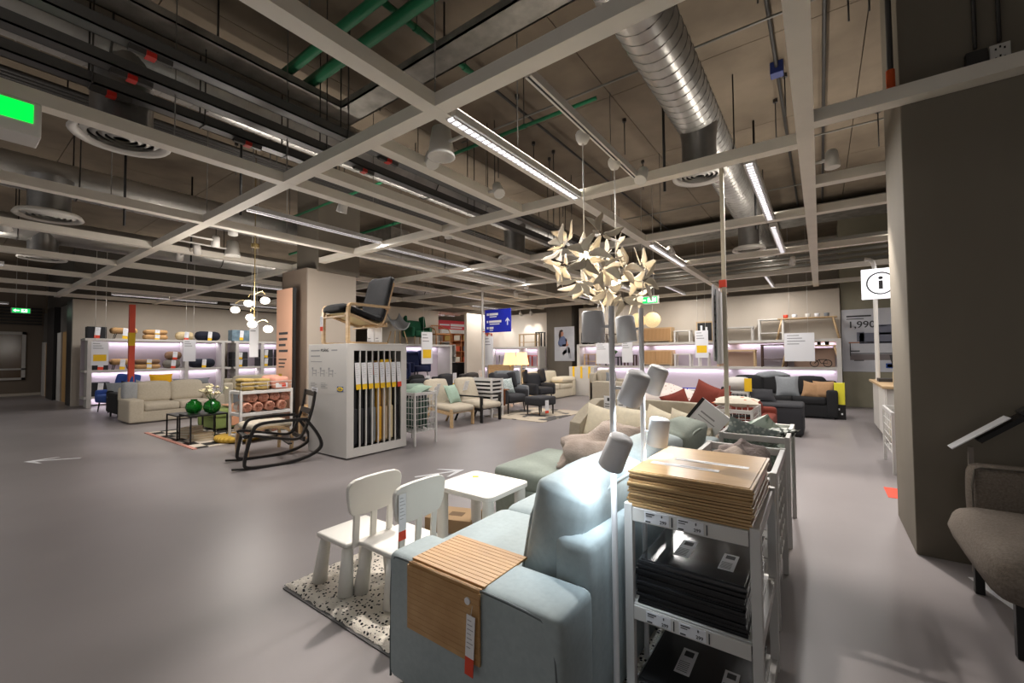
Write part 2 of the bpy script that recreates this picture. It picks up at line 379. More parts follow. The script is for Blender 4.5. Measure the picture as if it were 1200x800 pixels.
PIPG = mt('conduit', (120, 118, 112), .5, .4)
for y, l in ((3.9, 'thin grey conduit under the slab before the flower lamps'), (5.0, 'thin grey conduit under the slab above the flower lamps'), (8.2, 'thin grey conduit under the slab beyond the first round diffuser'), (10.4, 'thin grey conduit under the slab near the display wall')):
    pipe([(-4.6, y, 4.86), (4, y, 4.86)], .014, PIPG, l, cl=False)
for x, l in ((-.35, 'dark conduit running along the slab beside the silver duct'), (.12, 'dark conduit running along the slab beside the concrete pillar'), (-3.4, 'dark conduit along the slab above the cylinder spotlights')):
    pipe([(x, -2, 4.93), (x, 13, 4.93)], .02, DARK, l, cl=False)
BLUEB = mt('blue_box', (35, 50, 110), .5)
for y in (4.4, 6.1): single('junction_box', B().bx(-.42, -.28, y-.07, y+.07, 4.85, 5.0), BLUEB, 'blue junction box on the slab, the one %s' % ('closer to the grid corner' if y < 5 else 'further along the conduit'), 'junction box', bev=.01)
b = B()
for k in range(5): b.tube([(-7.5+k*.09, -3, 4.6), (-7.5+k*.09, 13, 4.6)], .03, 6)
single('pipe_bundle', b, DARK, 'bundle of dark pipes along the slab between two silver ducts', 'pipe')
b = B()
for k in range(14): b.bx(-4, 4, 10.4+k*.22, 10.46+k*.22, 3.62+.05*(k % 3), 3.67+.05*(k % 3))
single('pipe_rack', b, PIPG, 'rack of parallel grey pipes above the grid before the display wall', 'pipe')
b = B().bx(-12, 5, 12.0, 12.8, 4.6, 4.85); single('flat_duct', b, GT, 'flat galvanised duct crossing above the display wall', 'duct')
single('service_duct', B().bx(-13, -8.7, 6.8, 7.4, 4.4, 4.7), GT, 'flat galvanised duct behind the concrete column', 'duct')
pl = thing('conduit_drop', 'black conduit with an orange end running down the pillar edge', 'conduit', (.46, 4.06, 0))
obj('conduit', B().tube([(0, 0, 3.45), (0, 0, 5)], .018, 8), DARK, pl); obj('end_cap', B().cyl((0, 0, 3.31), .026, .15, 10), mt('orange', (200, 80, 30), .5), pl)
t = thing('wall_socket', 'white double socket plate on the pillar above the grid', 'socket', (1.0, 4.105, 3.37))
obj('plate', B().box((0, -.012, .0), (.095, .024, .13)), WPL, t, .004); b = B()
for dz in (.03, -.03):
    for dx in (-.02, .02, 0): b.box((dx, -.025, dz+(.012 if dx == 0 else 0)), (.008, .004, .014))
obj('slot', b, BLACK, t)
single('switch_box', B().box((.89, 4.085, 3.355), (.1, .05, .14)), DARK, 'dark grey switch box next to the white socket on the pillar', 'junction box', bev=.006)
for x, l in ((.89, 'grey conduit rising from the dark switch box'), (1.0, 'grey conduit rising from the white socket')):
    single('pillar_conduit', B().tube([(x, 4.09, 3.45), (x, 4.09, 5)], .012, 6), DARK, l, 'conduit')
# ------------------------------------------------------------------ light lines and spotlights on the grid
def led(x, y0, y1, z, label, e=2.6, w=.07, watts=30, up_fill=11):
    t = thing('light_line', label, 'ceiling light', (x, (y0+y1)/2, z)); L = y1-y0
    obj('housing', B().box((0, 0, .035), (w+.03, L, .06)), WHITE, t)
    m = mt('led_%.1f' % e, (255, 250, 250), .5, es=e); lo = mt('louvre', (225, 225, 228), .3, .4)
    d = obj('diffuser', B().box((0, 0, .002), (w*.86, L-.02, .006)), m, t); b = B(); n = int(L/.07)
    for k in range(n): b.box((0, -L/2+(k+.5)*L/n, -.006), (w*.9, .014, .014))
    b.box((-w*.45, 0, -.006), (.008, L, .016)).box((w*.45, 0, -.006), (.008, L, .016)); obj('louvre_grid', b, lo, d)
    if watts:
        a = area((0, 0, -.02), (0, 0, 0), w, L, watts, (1, .955, .92)); a.parent = t
        a = area((0, 0, .075), (pi, 0, 0), w, L, up_fill, (1, .92, .82)); a.parent = t  # upward fill added on the housing to brighten the slab
    return t
led(-2.19, 2.25, 4.3, 3.19, 'bright light line along the beam between two grid crossings beside the cylinder spots', 2.2)
led(-2.19, 6.9, 8.95, 3.19, 'bright light line further along the same beam, past the flower lamps', 2.2)
led(-.5, 4.5, 6.6, 3.2, 'light line hanging beside the silver duct past the round diffuser', 1.2)
led(-.5, 7.0, 8.9, 3.2, 'second light line in row beyond the round diffuser', 1.2)
led(.95, 6.9, 8.9, 3.2, 'light line beside the info sign', 1.2)
led(-5.75, 2.3, 4.3, 3.26, 'long light line ahead of the concrete column', 1.6, .035)
led(-5.95, 4.5, 6.6, 3.26, 'long light line passing the concrete column', 1.6, .035)
led(-6.05, 6.8, 8.9, 3.26, 'long light line over the armchairs', 1.6, .035)
led(-11.5, 4.5, 6.6, 3.2, 'light line over the cream sofa seating', 1.6)
led(-4.2, 9.1, 11.3, 3.2, 'light line over the seating by the display wall', 1.6)
led(-16.2, 3.0, 5.6, 3.22, 'light line added to brighten the side wall along the bedding shelves', 1.6, .05, 34); led(-16.2, 6.0, 8.6, 3.22, 'light line added to brighten the side wall along the far box shelves', 1.6, .05, 34)  # both lines added to brighten the side wall
led(-13.2, 6.9, 9.0, 3.22, 'light line over the white curved arm sofa', 1.6, .05)
led(-8.853, 9.2, 11.2, 3.22, 'light line before the chair shelves', 1.6, .05, 40)
led(-6.0, 11.5, 13.5, 3.22, 'added wall-wash light line over the white slipcover sofa', 1.6, .05, 30); led(-3.3, 11.5, 13.5, 3.22, 'added wall-wash light line before the middle of the display wall', 1.6, .05, 34); led(-1.0, 11.5, 13.5, 3.22, 'added wall-wash light line over the black sofa', 1.6, .05, 34)  # these lines are added to wash the end wall with light
led(-10.2, 11.6, 13.5, 3.22, 'light line before the side table shelves', 1.6, .05, 34); led(-13.6, 12.2, 14.2, 3.22, 'light line before the bookcases', 1.6, .05, 40)
led(1.6, 9.3, 11.4, 3.22, 'light line over the information counter', 1.6, .05, 26)
for i, (x, y) in enumerate(((1.2, -2.2), (-3.3, -2.0), (-7.8, -1.9), (-12.5, -1.2))):
    led(x, y, y+2, 3.2, 'unseen fill light line added over the %s grid bay' % ['far entrance', 'central walkway', 'side walkway', 'hall side'][i], 1.6, watts=(4, 5, 10, 18)[i], up_fill=10)  # unseen lines behind the camera, added as general fill
led(-21.5, -1.5, 1.5, 3.22, 'light line added to brighten the hall before the brown window', 1.2, .05, 16)  # added to lift the dark hall
BX = GX; BY = GY
def spot_lamp(x, y, z, tgt, e, label, ang=60, tilt=None, big=1):
    t = thing('spot_lamp', label, 'spotlight', (x, y, z))
    v = (Vector(tgt)-Vector((x, y, z))).normalized(); q = v.to_track_quat('-Z', 'Y').to_euler()
    bxs = BX+([-3.03, -3.95] if y < 4.3 else []); nx = min(bxs, key=lambda v: abs(v-x)); ny = min(BY, key=lambda v: abs(v-y)); zz = 3.25-z; bx_ = abs(nx-x) <= abs(ny-y)
    obj('adapter', B().tube([(nx-x if bx_ else 0, 0 if bx_ else ny-y, zz), (0, 0, zz), (0, 0, 0)], .016, 6), WPL, t)
    h = obj('lamp_head', B().lathe([(.035*big, .04*big), (.05*big, .02*big), (.062*big, -.13*big), (.058*big, -.13*big)], n=18), WPL, t, rot=q)
    obj('lens', B().lathe([(.0, -.118*big), (.055*big, -.118*big), (.055*big, -.124*big), (0, -.124*big)], n=16), mt('lens_glow', (255, 250, 240), .4, es=9), h)
    s = spot((0, 0, 0), (0, 0, -1), e, ang); s.parent = t; s.location = v*.15*big; s.rotation_euler = q
    return t
LIGHTS = [
 (-2.9, 2.72, 3.28, (-1.1, 1.6, .5), 260, 'bulky white spotlight pair member beside the grid crossing, lamp lit'),
 (-2.85, 3.66, 3.28, (-1.2, 2.6, .6), 110, 'white spotlight on the beam ahead of the light line'),
 (-1.42, 4.25, 3.28, (-1.6, 2.5, .5), 140, 'white spotlight at the end of the pendant track'),
 (-4.45, 4.52, 3.3, (-5.9, 6.2, .5), 80, 'white spotlight over the grid crossing near the concrete column'),
 (.13, 5.0, 3.3, (.25, 4.9, 0), 260, 'white spotlight beside the pillar with orange conduit'),
 (-2.12, 7.7, 3.3, (-1.2, 7.4, .5), 60, 'white spotlight on the beam beyond the flower lamps'),
 (-4.6, 2.9, 3.28, (-5.5, 2.8, .6), 100, 'white spotlight aimed at the rocking chair'),
 (-6.7, 2.5, 3.28, (-8.6, 3.2, .5), 80, 'white spotlight over the stacked cushion rack'),
 (-7.6, 2.6, 3.28, (-9.0, 2.9, .5), 60, 'white spotlight second in the row of four by the column'),
 (-8.4, 2.6, 3.28, (-10.5, 3.5, .5), 60, 'white spotlight third in the row of four by the column'),
 (-9.2, 2.6, 3.28, (-12.2, 3.0, .5), 90, 'white spotlight last in the row of four by the column'),
 (-8.9, .55, 3.28, (-10, 1.6, 0), 30, 'white spotlight hanging under the round diffuser'),
 (-6.2, 9.2, 3.28, (-5.8, 8.2, .5), 80, 'white spotlight over the dark wing chair'),
 (-3.0, 9.2, 3.28, (-3.2, 10.4, .5), 90, 'white spotlight over the floral bedspread'),
 (-.4, 10.0, 3.28, (-.8, 11.6, .5), 90, 'white spotlight over the black sofa'),
 (-7.3, 10.2, 3.28, (-7.0, 12, .5), 90, 'white spotlight over the white slipcover sofa')]
for x, y, z, tg, e, l in LIGHTS: spot_lamp(x, y, z, tg, e, l)
for x, tx in ((-11.4, -11.4), (-10.7, -10.7), (-9.7, -9.6), (-9.2, -9.2)):
    spot_lamp(x, 13.9, 3.1, (tx, 14.4, 2.2), 22, 'small white spotlight grazing the pale wall beside the blue direction sign', ang=55)['group'] = 'spotlights grazing the pale wall'
# ------------------------------------------------------------------ pendant track
t = thing('pendant_track', 'white track with a black slot carrying the two flower lamps', 'light track', (-1.47, 3.27, 3.2))
obj('rail', B().box((0, 0, .03), (.05, 2.1, .06)), WPL, t); obj('slot', B().box((0, 0, -.001), (.014, 2.1, .004)), BLACK, t)
single('loudspeaker', B().tube([(-2.243, 2.58, 3.25), (-2.62, 2.58, 3.25)], .015, 6).tube([(-2.62, 2.58, 3.25), (-2.62, 2.58, 3.4)], .015, 6).at((-2.62, 2.58, 3.2)).lathe([(.06, .2), (.08, .19), (.115, -.04), (.12, -.06), (.105, -.06), (.07, -.02), (0, -.02)], n=20), WPL, 'pale cone loudspeaker hanging beside the light line', 'loudspeaker')
single('loudspeaker', B().tube([(-8.05, 2.146, 3.25), (-8.05, 3.0, 3.25)], .015, 6).tube([(-8.05, 3.0, 3.25), (-8.05, 3.0, 3.4)], .015, 6).at((-8.05, 3.0, 3.2)).lathe([(.06, .2), (.08, .19), (.115, -.04), (.12, -.06), (.105, -.06), (.07, -.02), (0, -.02)], n=20), WPL, 'pale cone loudspeaker hanging by the row of four spotlights', 'loudspeaker')

rod0 = None
R = random.Random(11)
for i in range(46):
    x, y = R.uniform(-9, 1.2), R.uniform(.8, 9.5)
    if abs(x+1.07) < .4 or abs(x+5.15) < .5 or abs(x+9) < .4: continue
    if rod0 is None: rod0 = single('ceiling_rod', B().tube([(0, 0, 0), (0, 0, .55)], .008, 5).cyl((0, 0, .5), .03, .05, 8), DARK, 'short threaded rod sticking down from the concrete slab', 'rod', (x, y, 4.45), group='threaded rods under the slab')
    else: dup(rod0, (x, y, 4.45))
for i, (x, y, z, l) in enumerate(((-4.01, .93, 3.7, 'on the first cable channel near the big round diffuser'), (-4.42, .91, 3.68, 'on the middle cable channel over the big round diffuser'), (-4.81, .86, 3.67, 'on the third cable channel over the big round diffuser'), (-4.81, 1.92, 3.67, 'on the third cable channel near the grid crossing'), (-4.01, 3.09, 3.7, 'on the first cable channel past the concrete column'), (-4.42, 3.05, 3.68, 'on the middle cable channel past the concrete column'))):
    t = thing('tap_box', 'grey and red tap box '+l, 'cable box', (x, y, z)); obj('body', B().prism([(-.035, -.001), (-.02, -.035), (.02, -.035), (.035, -.001)], -.13, .13), DARK, t); obj('red_catch', B().bx(-.037, .037, -.03, .03, -.039, -.0015), mt('catch_red', (190, 40, 30), .5), t)
for i, (x, y) in enumerate(((-1.42, 5.0), (-.75, 7.4), (-6.2, 2.4), (-8.0, 1.6), (-10, 3.0))):
    single('black_conduit', B().tube([(x, y, 3.31), (x, y, 5)], .016, 7), BLACK, 'black vertical conduit from slab to grid '+('beside the silver duct bend', 'beyond the round diffuser', 'before the concrete column', 'over the open floor', 'over the cream sofa')[i], 'conduit')
# ------------------------------------------------------------------ foreground sofa with chaise
def WB(l): return B().at((-l[0], -l[1], -l[2] if len(l) > 2 else 0))
SAGE_LIT = mt('sage_fabric_lamplit', (158, 169, 171), .85, c2=(150, 161, 163), vs=40, bump=.10, bs=500)  # same fabric as the sage, cold lamp light put into its colour
SAGE = mt('sage_fabric', (146, 155, 146), .85, c2=(138, 147, 138), vs=40, bump=.1, bs=500)
PIPE = mt('piping', (96, 104, 106), .8)
L0 = (-1.15, 2.55, 0)
t = thing('corner_sofa', 'sage fabric sofa with chaise, cold lamp tint in its colour, bamboo tray on its arm', 'sofa', L0)
obj('base', WB(L0).soft((-1.2, 2.25, .17), (.95, 1.55, .26), .03).soft((-1.52, 3.37, .17), (1.6, .92, .26), .03), SAGE, t)
a = obj('armrest', WB(L0).soft((-1.115, 1.315, .31), (.86, .25, .53), .035), SAGE_LIT, t)
pp = []
for x, z in smooth([(-1.53, .05), (-1.53, .555), (-1.45, .565), (-.80, .565), (-.705, .53), (-.7, .05)], 2): pp.append((x, 1.197, z))
obj('piping', WB(L0).tube(pp, .005, 6), PIPE, a)
for y0, y1 in ((1.445, 2.2), (2.205, 2.92)):
    obj('seat_cushion', WB(L0).soft((-1.28, (y0+y1)/2, .365), (.8, y1-y0, .18), .06, .015, 5), SAGE_LIT, t)
obj('chaise_cushion', WB(L0).soft((-1.62, 3.385, .365), (1.46, .92, .18), .05, .012, 5), SAGE, t, label='sage grey chaise seat')
obj('back_frame', WB(L0).soft((-.785, 2.7, .37), (.17, 2.5, .70), .045), SAGE_LIT, t)
def backc(y0, y1, m, x=-.9, hh=.44, lean=.2):
    yc = (y0+y1)/2
    o = obj('back_cushion', B().soft((0, 0, 0), (.24, y1-y0, hh), .032, .04, 6), m, t, loc=(x-L0[0], yc-L0[1], .45+hh/2), rot=(0, lean, 0))
    e = B()
    for s in (-1, 1):
        P = smooth([(s*.113, -(y1-y0)/2+.008, -hh/2+.02), (s*.113, -(y1-y0)/2+.008, hh/2-.008), (s*.113, (y1-y0)/2-.008, hh/2-.008), (s*.113, (y1-y0)/2-.008, -hh/2+.02)], 2)
        e.tube(P, .008, 6, up=(1, 0, 0))
    obj('piping', e, m, o); return o
backc(1.5, 2.2, SAGE_LIT); backc(2.22, 2.95, SAGE_LIT); backc(2.98, 3.7, SAGE)
for x, y in ((-1.48, 1.26), (-.78, 1.26), (-2.25, 3.0), (-2.25, 3.75), (-.78, 3.75)): obj('leg', WB(L0).cyl((x, y, 0), .02, .06, 10), BLACK, t)
# bamboo tray bent over the arm
BAM = mt('bamboo', (188, 150, 102), .45, c2=(164, 122, 74), vs=4, st=(2.5, 60, 2.5), sharp=(.25, .75), det=4)
BAMD = mt('bamboo_edge', (120, 82, 44), .6)
L1 = (-1.205, 1.19, .3); tr = thing('armrest_tray', 'slatted bamboo tray folded over the corner sofa arm', 'tray', L1)
b = B()
for k in range(12):
    y = 1.205+k*.0235; b.at((0, 0, 0)); b.box((0, y-L1[1]+.0112, .2745), (.39, .0215, .009))
for k in range(12): b.box((0, -.009, .018+k*.0213), (.39, .008, .0208))
b.box((0, -.006, .14), (.38, .004, .27)).box((0, .14, .2695), (.38, .27, .003))
obj('slats', b, BAM, tr, .0015)
obj('button', B().at((.14, -.015, .225), (pi/2, 0, 0)).cyl((0, 0, -.003), .013, .006, 16), TAGW, tr, label='round white sticker')
def price_tag(parent, loc, rot, w=.045, h=.2, col=TAGR, frac=.3, lines=7, name='price_tag'):
    g = obj(name, B().bx(-w/2, w/2, -.001, .001, -h*(1-frac), 0), TAGW, parent, loc=loc, rot=rot)
    obj('colour_end', B().bx(-w/2, w/2, -.0011, .0011, -h, -h*(1-frac)), col, g)
    lb = B()
    for k in range(lines): lb.bx(-w*.36, w*(.1+.26*((k*7) % 3)/2), -.0016, .0016, -h*(.08+.075*k)-h*.012, -h*(.08+.075*k))
    obj('print', lb, GREYINK, g); return g
L2 = (-1.04, 1.165, .485)
tg = thing('price_tag', 'long white price tag with red end hanging from the bamboo tray', 'price tag', L2, 0)
obj('string', B().tube([(0, .008, .03), (0, 0, 0)], .0012, 5), WPL, tg); price_tag(tg, (0, 0, 0), (0, radians(3), 0), .04, .215)
# ------------------------------------------------------------------ children's chairs and table
KW = mt('kids_white', (222, 219, 212), .42)
def kid_chair(label, loc, rz):
    t = thing('kids_chair', label, 'chair', loc, rz)
    obj('seat', B().soft((0, 0, .285), (.36, .32, .035), .017), KW, t)
    for sx in (-1, 1):
        for sy in (-1, 1):
            obj('leg', B().at((sx*.135, sy*.115, 0)).tube([(sx*.03, sy*.025, 0), (0, 0, .28)], .045, 14, sc=[1, .68]), KW, t)
    b = B(); pr = [(-.175, .49), (-.195, .61), (-.185, .655), (-.13, .68), (.13, .68), (.185, .655), (.195, .61), (.175, .49), (.14, .455), (-.14, .455)]
    b.at((0, .15, 0), (-.07, 0, 0)).prism(smooth([(x, 0, z) for x, z in pr], 1, True) and [(p[0], p[2]) for p in smooth([(x, 0, z) for x, z in pr], 1, True)], -.012, .014)
    bk = obj('backrest', b, KW, t, .006)
    for x in (-.12, 0, .12): obj('slat', B().at((0, .15, 0), (-.07, 0, 0)).bx(x-.02, x+.02, -.009, .009, .27, .48), KW, bk, .004)
    return t
k1 = kid_chair('white plastic kids chair on the speckled rug, no tag on its back', (-2.42, 1.625, .025), -90)
k2 = kid_chair('white plastic kids chair with price tag, between the other chair and the sofa arm', (-2.1, 1.70, .025), -90)
pt = thing('price_tag', 'white and red price tag hung on the back of the second kids chair', 'price tag', (-1.882, 1.55, .66))
price_tag(pt, (0, 0, 0), (0, 0, radians(90)), .05, .25, frac=.2)
t = thing('kids_table', 'low white plastic kids table beside the corner sofa', 'table', (-2.05, 2.42, 0))
pr = smooth([(-.26, -.24, 0), (.26, -.24, 0), (.26, .24, 0), (-.26, .24, 0)], 3, True)
pp = []
def rrect(w, h, r, n=5):
    out = []
    for cx, cy, a in ((w/2-r, h/2-r, 0), (-w/2+r, h/2-r, 90), (-w/2+r, -h/2+r, 180), (w/2-r, -h/2+r, 270)):
        for k in range(n+1): q = radians(a+90*k/n); out.append((cx+r*cos(q), cy+r*sin(q)))
    return out
def slab(poly, z0, z1, b=None):
    b = b or B(); n = len(poly)
    return b.add([(x, y, z0) for x, y in poly]+[(x, y, z1) for x, y in poly], [tuple(reversed(range(n))), tuple(range(n, 2*n))]+[(i, (i+1) % n, (i+1) % n+n, i+n) for i in range(n)])
obj('table_top', slab(rrect(.54, .48, .05), .445, .48), KW, t, .006)
for sx in (-1, 1):
    for sy in (-1, 1): obj('leg', slab(rrect(.075, .075, .03), 0, .445).at(), KW, t, loc=(sx*.215, sy*.185, 0))
lt = thing('table_label', 'flat price label with yellow end on the white kids table', 'label', (-2.14, 2.55, .4805), 40)
obj('paper', B().box((0, 0, .0008), (.16, .035, .0015)), TAGW, lt); obj('yellow_end', B().box((-.06, 0, .0012), (.045, .035, .0018)), TAGY, lt)
obj('print', B().box((.04, .005, .0013), (.07, .004, .0016)).box((.03, -.007, .0013), (.09, .004, .0016)), GREYINK, lt)
CARD = mt('cardboard', (172, 142, 106), .8)
t = thing('cardboard_box', 'flat brown cardboard box with hand hole under the kids table', 'box', (-2.5, 2.6, 0), 20)
obj('body', B().bx(-.2, .2, -.14, .14, 0, .11), CARD, t, .004); obj('hand_hole', B().bx(-.03, .09, -.05, .03, .1, .112), mt('card_dark', (120, 96, 70), .8), t)
t = thing('wooden_tray', 'small wooden tray box on the floor behind the kids table', 'tray', (-2.05, 2.95, 0), 10)
obj('bottom_board', B().bx(-.14, .14, -.1, .1, 0, .012), PINE, t)
for c, d in (((0, -.1, .045), (.28, .012, .09)), ((0, .1, .045), (.28, .012, .09)), ((-.14, 0, .045), (.012, .2, .09)), ((.14, 0, .045), (.012, .2, .09))): obj('side_board', B().box(c, d), PINE, t, .002)
# speckled rug
RUG = mt('speckled_rug', (222, 214, 202), .95, c2=(26, 26, 28), kind='voronoi', vs=44, sharp=(.34, .29), bump=.8, bs=160)
def rug_mesh(x0, x1, y0, y1, z=.024, n=60, m=40, amp=.012):
    b = B()
    def f(u, v):
        e = min(u, 1-u, v, 1-v); p = Vector((u*40, v*40, 3))
        return (x0+(x1-x0)*u+(.012*noise.noise(p*.7) if e < .02 else 0), y0+(y1-y0)*v+(.012*noise.noise(p*.9) if e < .02 else 0), z*min(1, .35+e*40)+amp*noise.noise(p)*(1 if e > .01 else .3))
    b.grid(f, n, m); return b
L3 = (-1.7, 1.85, 0); t = thing('speckled_rug', 'cream shaggy rug with black speckles under the kids chairs', 'rug', L3)
obj('pile', rug_mesh(-1.02, 1.05, -.53, .4, n=110, m=60), RUG, t)
obj('felt_backing', B().bx(-1.0, 1.06, -.545, .4, .001, .006), mt('felt', (92, 90, 90), .9), t)
# ------------------------------------------------------------------ white metal rack with stacked trays
PLEX = mt('price_rail', (206, 203, 198), .3)
L4 = (-.43, 1.99, 0); t = thing('metal_rack', 'white metal rack holding stacked bamboo and black boards', 'rack', L4)
for x in (-.655, -.2):
    for y in (1.715, 2.27): obj('leg', WB(L4).bx(x-.017, x+.017, y-.017, y+.017, 0, .81), WHITE, t, .003)
def price_rail(parent, y, z, h=.055, x0=-.635, x1=-.22):
    r = obj('price_rail', WB(L4).bx(x0, x1, y-.006, y, z-h, z), PLEX, parent, .002)
    lb = B(); ib = B()
    for k in range(2):
        a = x0+.05+k*.125; lb.at((-L4[0], -L4[1], 0)).bx(a, a+.095, y-.0075, y-.006, z-h+.006, z-.006)
        ib.at((-L4[0], -L4[1], 0)).bx(a+.006, a+.04, y-.0085, y-.007, z-.016, z-.012).bx(a+.006, a+.03, y-.0085, y-.007, z-.024, z-.021).bx(a+.004, a+.024, y-.0085, y-.007, z-h+.008, z-h+.013).bx(a+.104, a+.108, y-.0085, y-.007, z-h+.008, z-.01)
    q = obj('paper_labels', lb, TAGW, r); obj('print', ib, INK, r)
    for k in range(2): text('299', .017, INK, r, (x0+.11+k*.125-L4[0], y-.0078-L4[1], z-h+.012)); text('฿', .012, INK, r, (x0+.115+k*.125-L4[0], y-.0078-L4[1], z-.02))
for z in (.8, .41, .02 + .03):
    obj('shelf', WB(L4).bx(-.64, -.215, 1.71, 2.28, z-.012, z), WHITE, t, .002)
    for xa in (-.665, -.215): obj('side_rail', WB(L4).bx(xa, xa+.025, 1.73, 2.26, z-.05, z), WHITE, t, .002)
    price_rail(t, 1.7, z, .055 if z > .1 else .04)
# boards, one thing each
BAMS = mt('bamboo_board', (190, 158, 114), .28, c2=(172, 138, 94), vs=5, st=(1.2, 14, 14), sharp=(.2, .8))
BLKB = mt('black_board', (30, 30, 32), .28); WRAP = mt('shrink_wrap', (44, 45, 48), .12, spec=.8)
def stack(n, x0, x1, y0, y1, z, dz, m, name, lab, grp, seed, top_label):
    R = random.Random(seed); first = None
    for k in range(n):
        jx, jy = R.uniform(-.006, .006), R.uniform(-.006, .008)
        last = k == n-1
        if first is None or last:
            o = single(name, B().bx(-(x1-x0)/2, (x1-x0)/2, -(y1-y0)/2, (y1-y0)/2, 0, dz*.76).bx(-(x1-x0)/2+.01, (x1-x0)/2-.01, -(y1-y0)/2+.01, (y1-y0)/2-.01, dz*.7, dz), m, lab, 'board', ((x0+x1)/2+jx, (y0+y1)/2+jy, z+k*dz), (0, 0, R.uniform(-.012, .012)), grp, .0015)
            if not last: first = o
            else:
                del o['group']; o['label'] = top_label; return o
        else: dup(first, ((x0+x1)/2+jx, (y0+y1)/2+jy, z+k*dz), rot=(0, 0, R.uniform(-.014, .014)))
tp = stack(13, -.655, -.205, 1.70, 2.26, .801, .0112, BAMS, 'bamboo_board', 'bamboo tray board in the stack on top of the white rack', 'stacked bamboo boards', 3, 'topmost bamboo board with two white strips, on the white rack')
for dx, dy, ln in ((-.05, -.10, .27), (.03, .02, .29)): 
    s_ = obj('label_strip', B().box((dx, dy, .0118), (ln, .036, .001)), TAGW, tp); obj('lettering', B().box((dx+.05, dy+.006, .0125), (ln*.5, .003, .0006)).box((dx-.02, dy-.005, .0125), (ln*.6, .003, .0006)), GREYINK, s_)
def blk_labels(tp):
    for dx, dy, w, h in ((-.06, -.07, .06, .17), (.11, -.1, .055, .15)):
        s_ = obj('paper_label', B().box((dx, dy, .0168), (w, h, .001)), TAGW, tp); pb = B()
        for k in range(6): pb.box((dx-.004, dy-h*.4+k*h*.07, .0175), (w*.7, .003, .0005))
        pb.box((dx, dy+h*.3, .0175), (w*.6, h*.22, .0006)); obj('print', pb, INK, s_)
tp = stack(11, -.63, -.235, 1.715, 2.26, .411, .016, BLKB, 'black_board', 'black wrapped tray board stacked on the middle rack shelf', 'stacked black boards on the middle shelf', 5, 'topmost black board with two labels on the middle rack shelf'); blk_labels(tp)
tp.data.materials[0] = WRAP
tp = stack(4, -.63, -.235, 1.715, 2.26, .051, .016, BLKB, 'black_board', 'black wrapped tray board stacked on the lowest rack shelf', 'stacked black boards on the lowest shelf', 8, 'topmost black board with two labels on the lowest rack shelf'); blk_labels(tp)
# ------------------------------------------------------------------ white floor lamps
LWH = mt('lamp_white', (230, 230, 232), .35)
def floor_lamp(x, y, h, heads, label):
    l = (x, y, 0); t = thing('floor_lamp', label, 'floor lamp', l)
    obj('base', B().lathe([(.12, 0), (.125, .006), (.12, .018), (.03, .022)], n=28), LWH, t); obj('pole', B().cyl((0, 0, .015), .0115, h-.015, 12), LWH, t)
    for (hx, hy, hz, ax_, e) in heads:
        v = Vector(ax_).normalized(); q = v.to_track_quat('-Z', 'Y').to_euler(); c = Vector((hx-x, hy-y, hz))
        hd = obj('lamp_head', B().lathe([(.0, .062), (.04, .062), (.045, .056), (.047, -.062), (.044, -.062), (.04, .05)], n=22, caps=False), LWH, t, loc=c, rot=q)
        ha = c-Vector((0, 0, 0)); 
        obj('arm', B().tube([(0, 0, hz), (c.x*.75, c.y*.75, hz)], .006, 8), LWH, t)
        if e:
            obj('bulb', B().lathe([(0, -.04), (.028, -.03), (.03, 0), (.015, .03)], n=12), mt('bulb_cold', (235, 243, 255), .4, es=5), hd)
            s = spot((0, 0, 0), (0, 0, -1), e, 110, 1, .04, (.82, .92, 1)); s.parent = t; s.location = c+v*.055; s.rotation_euler = q
    return t
floor_lamp(-.66, 1.57, 1.61, [(-.735, 1.565, 1.53, (0, 0, -1), 0), (-.585, 1.6, 1.29, (-.5, .25, -1), 10), (-.62, 1.50, 1.06, (-.42, .12, -.9), 6)], 'white three headed floor lamp at the corner of the sofa back')
floor_lamp(-.68, 1.97, 1.635, [(-.755, 1.97, 1.54, (.1, 0, -1), 0), (-.63, 2.0, 1.30, (-.45, .1, -1), 10), (-.615, 1.99, 1.06, (-.15, .05, -1), 8)], 'white three headed floor lamp between the sofa back and the rack')
# ------------------------------------------------------------------ bins behind the rack
def sbin(name, label, x0, x1, y0, y1, h, mat=WHITE, bot=.25, nx=6, ny=6, nz=5, plex=None, solid=()):
    l = ((x0+x1)/2, (y0+y1)/2, 0); t = thing(name, label, 'bin', l)
    for x in (x0, x1):
        for y in (y0, y1): obj('post', WB(l).bx(x-.016, x+.016, y-.016, y+.016, 0, h), mat, t, .003)
    obj('rim', WB(l).bx(x0, x1, y0-.014, y0+.014, h-.05, h-.005).bx(x0, x1, y1-.014, y1+.014, h-.05, h-.005).bx(x0-.014, x0+.014, y0, y1, h-.05, h-.005).bx(x1-.014, x1+.014, y0, y1, h-.05, h-.005), mat, t, .003)
    obj('bottom_panel', WB(l).bx(x0, x1, y0, y1, bot-.015, bot), mat, t)
    def wires(ax, v):
        b = WB(l); n = nx if ax == 'y' else ny; a0, a1 = (x0, x1) if ax == 'y' else (y0, y1)
        if plex: return b.bx(a0, a1, v-.002, v+.002, bot, h-.04) if ax == 'y' else b.bx(v-.002, v+.002, a0, a1, bot, h-.04)
        for k in range(1, n):
            a = a0+(a1-a0)*k/n; p = (a, v, bot) if ax == 'y' else (v, a, bot); b.tube([p, (p[0], p[1], h-.03)], .004, 5)
        for k in range(nz):
            z = bot+(h-bot-.05)*k/nz; b.tube([(a0, v, z), (a1, v, z)] if ax == 'y' else [(v, a0, z), (v, a1, z)], .005, 5)
        return b
    for ax, v in (('y', y0), ('y', y1), ('x', x0), ('x', x1)): obj('side_panel' if plex else 'wire_side', wires(ax, v), plex or mat, t)
    return t
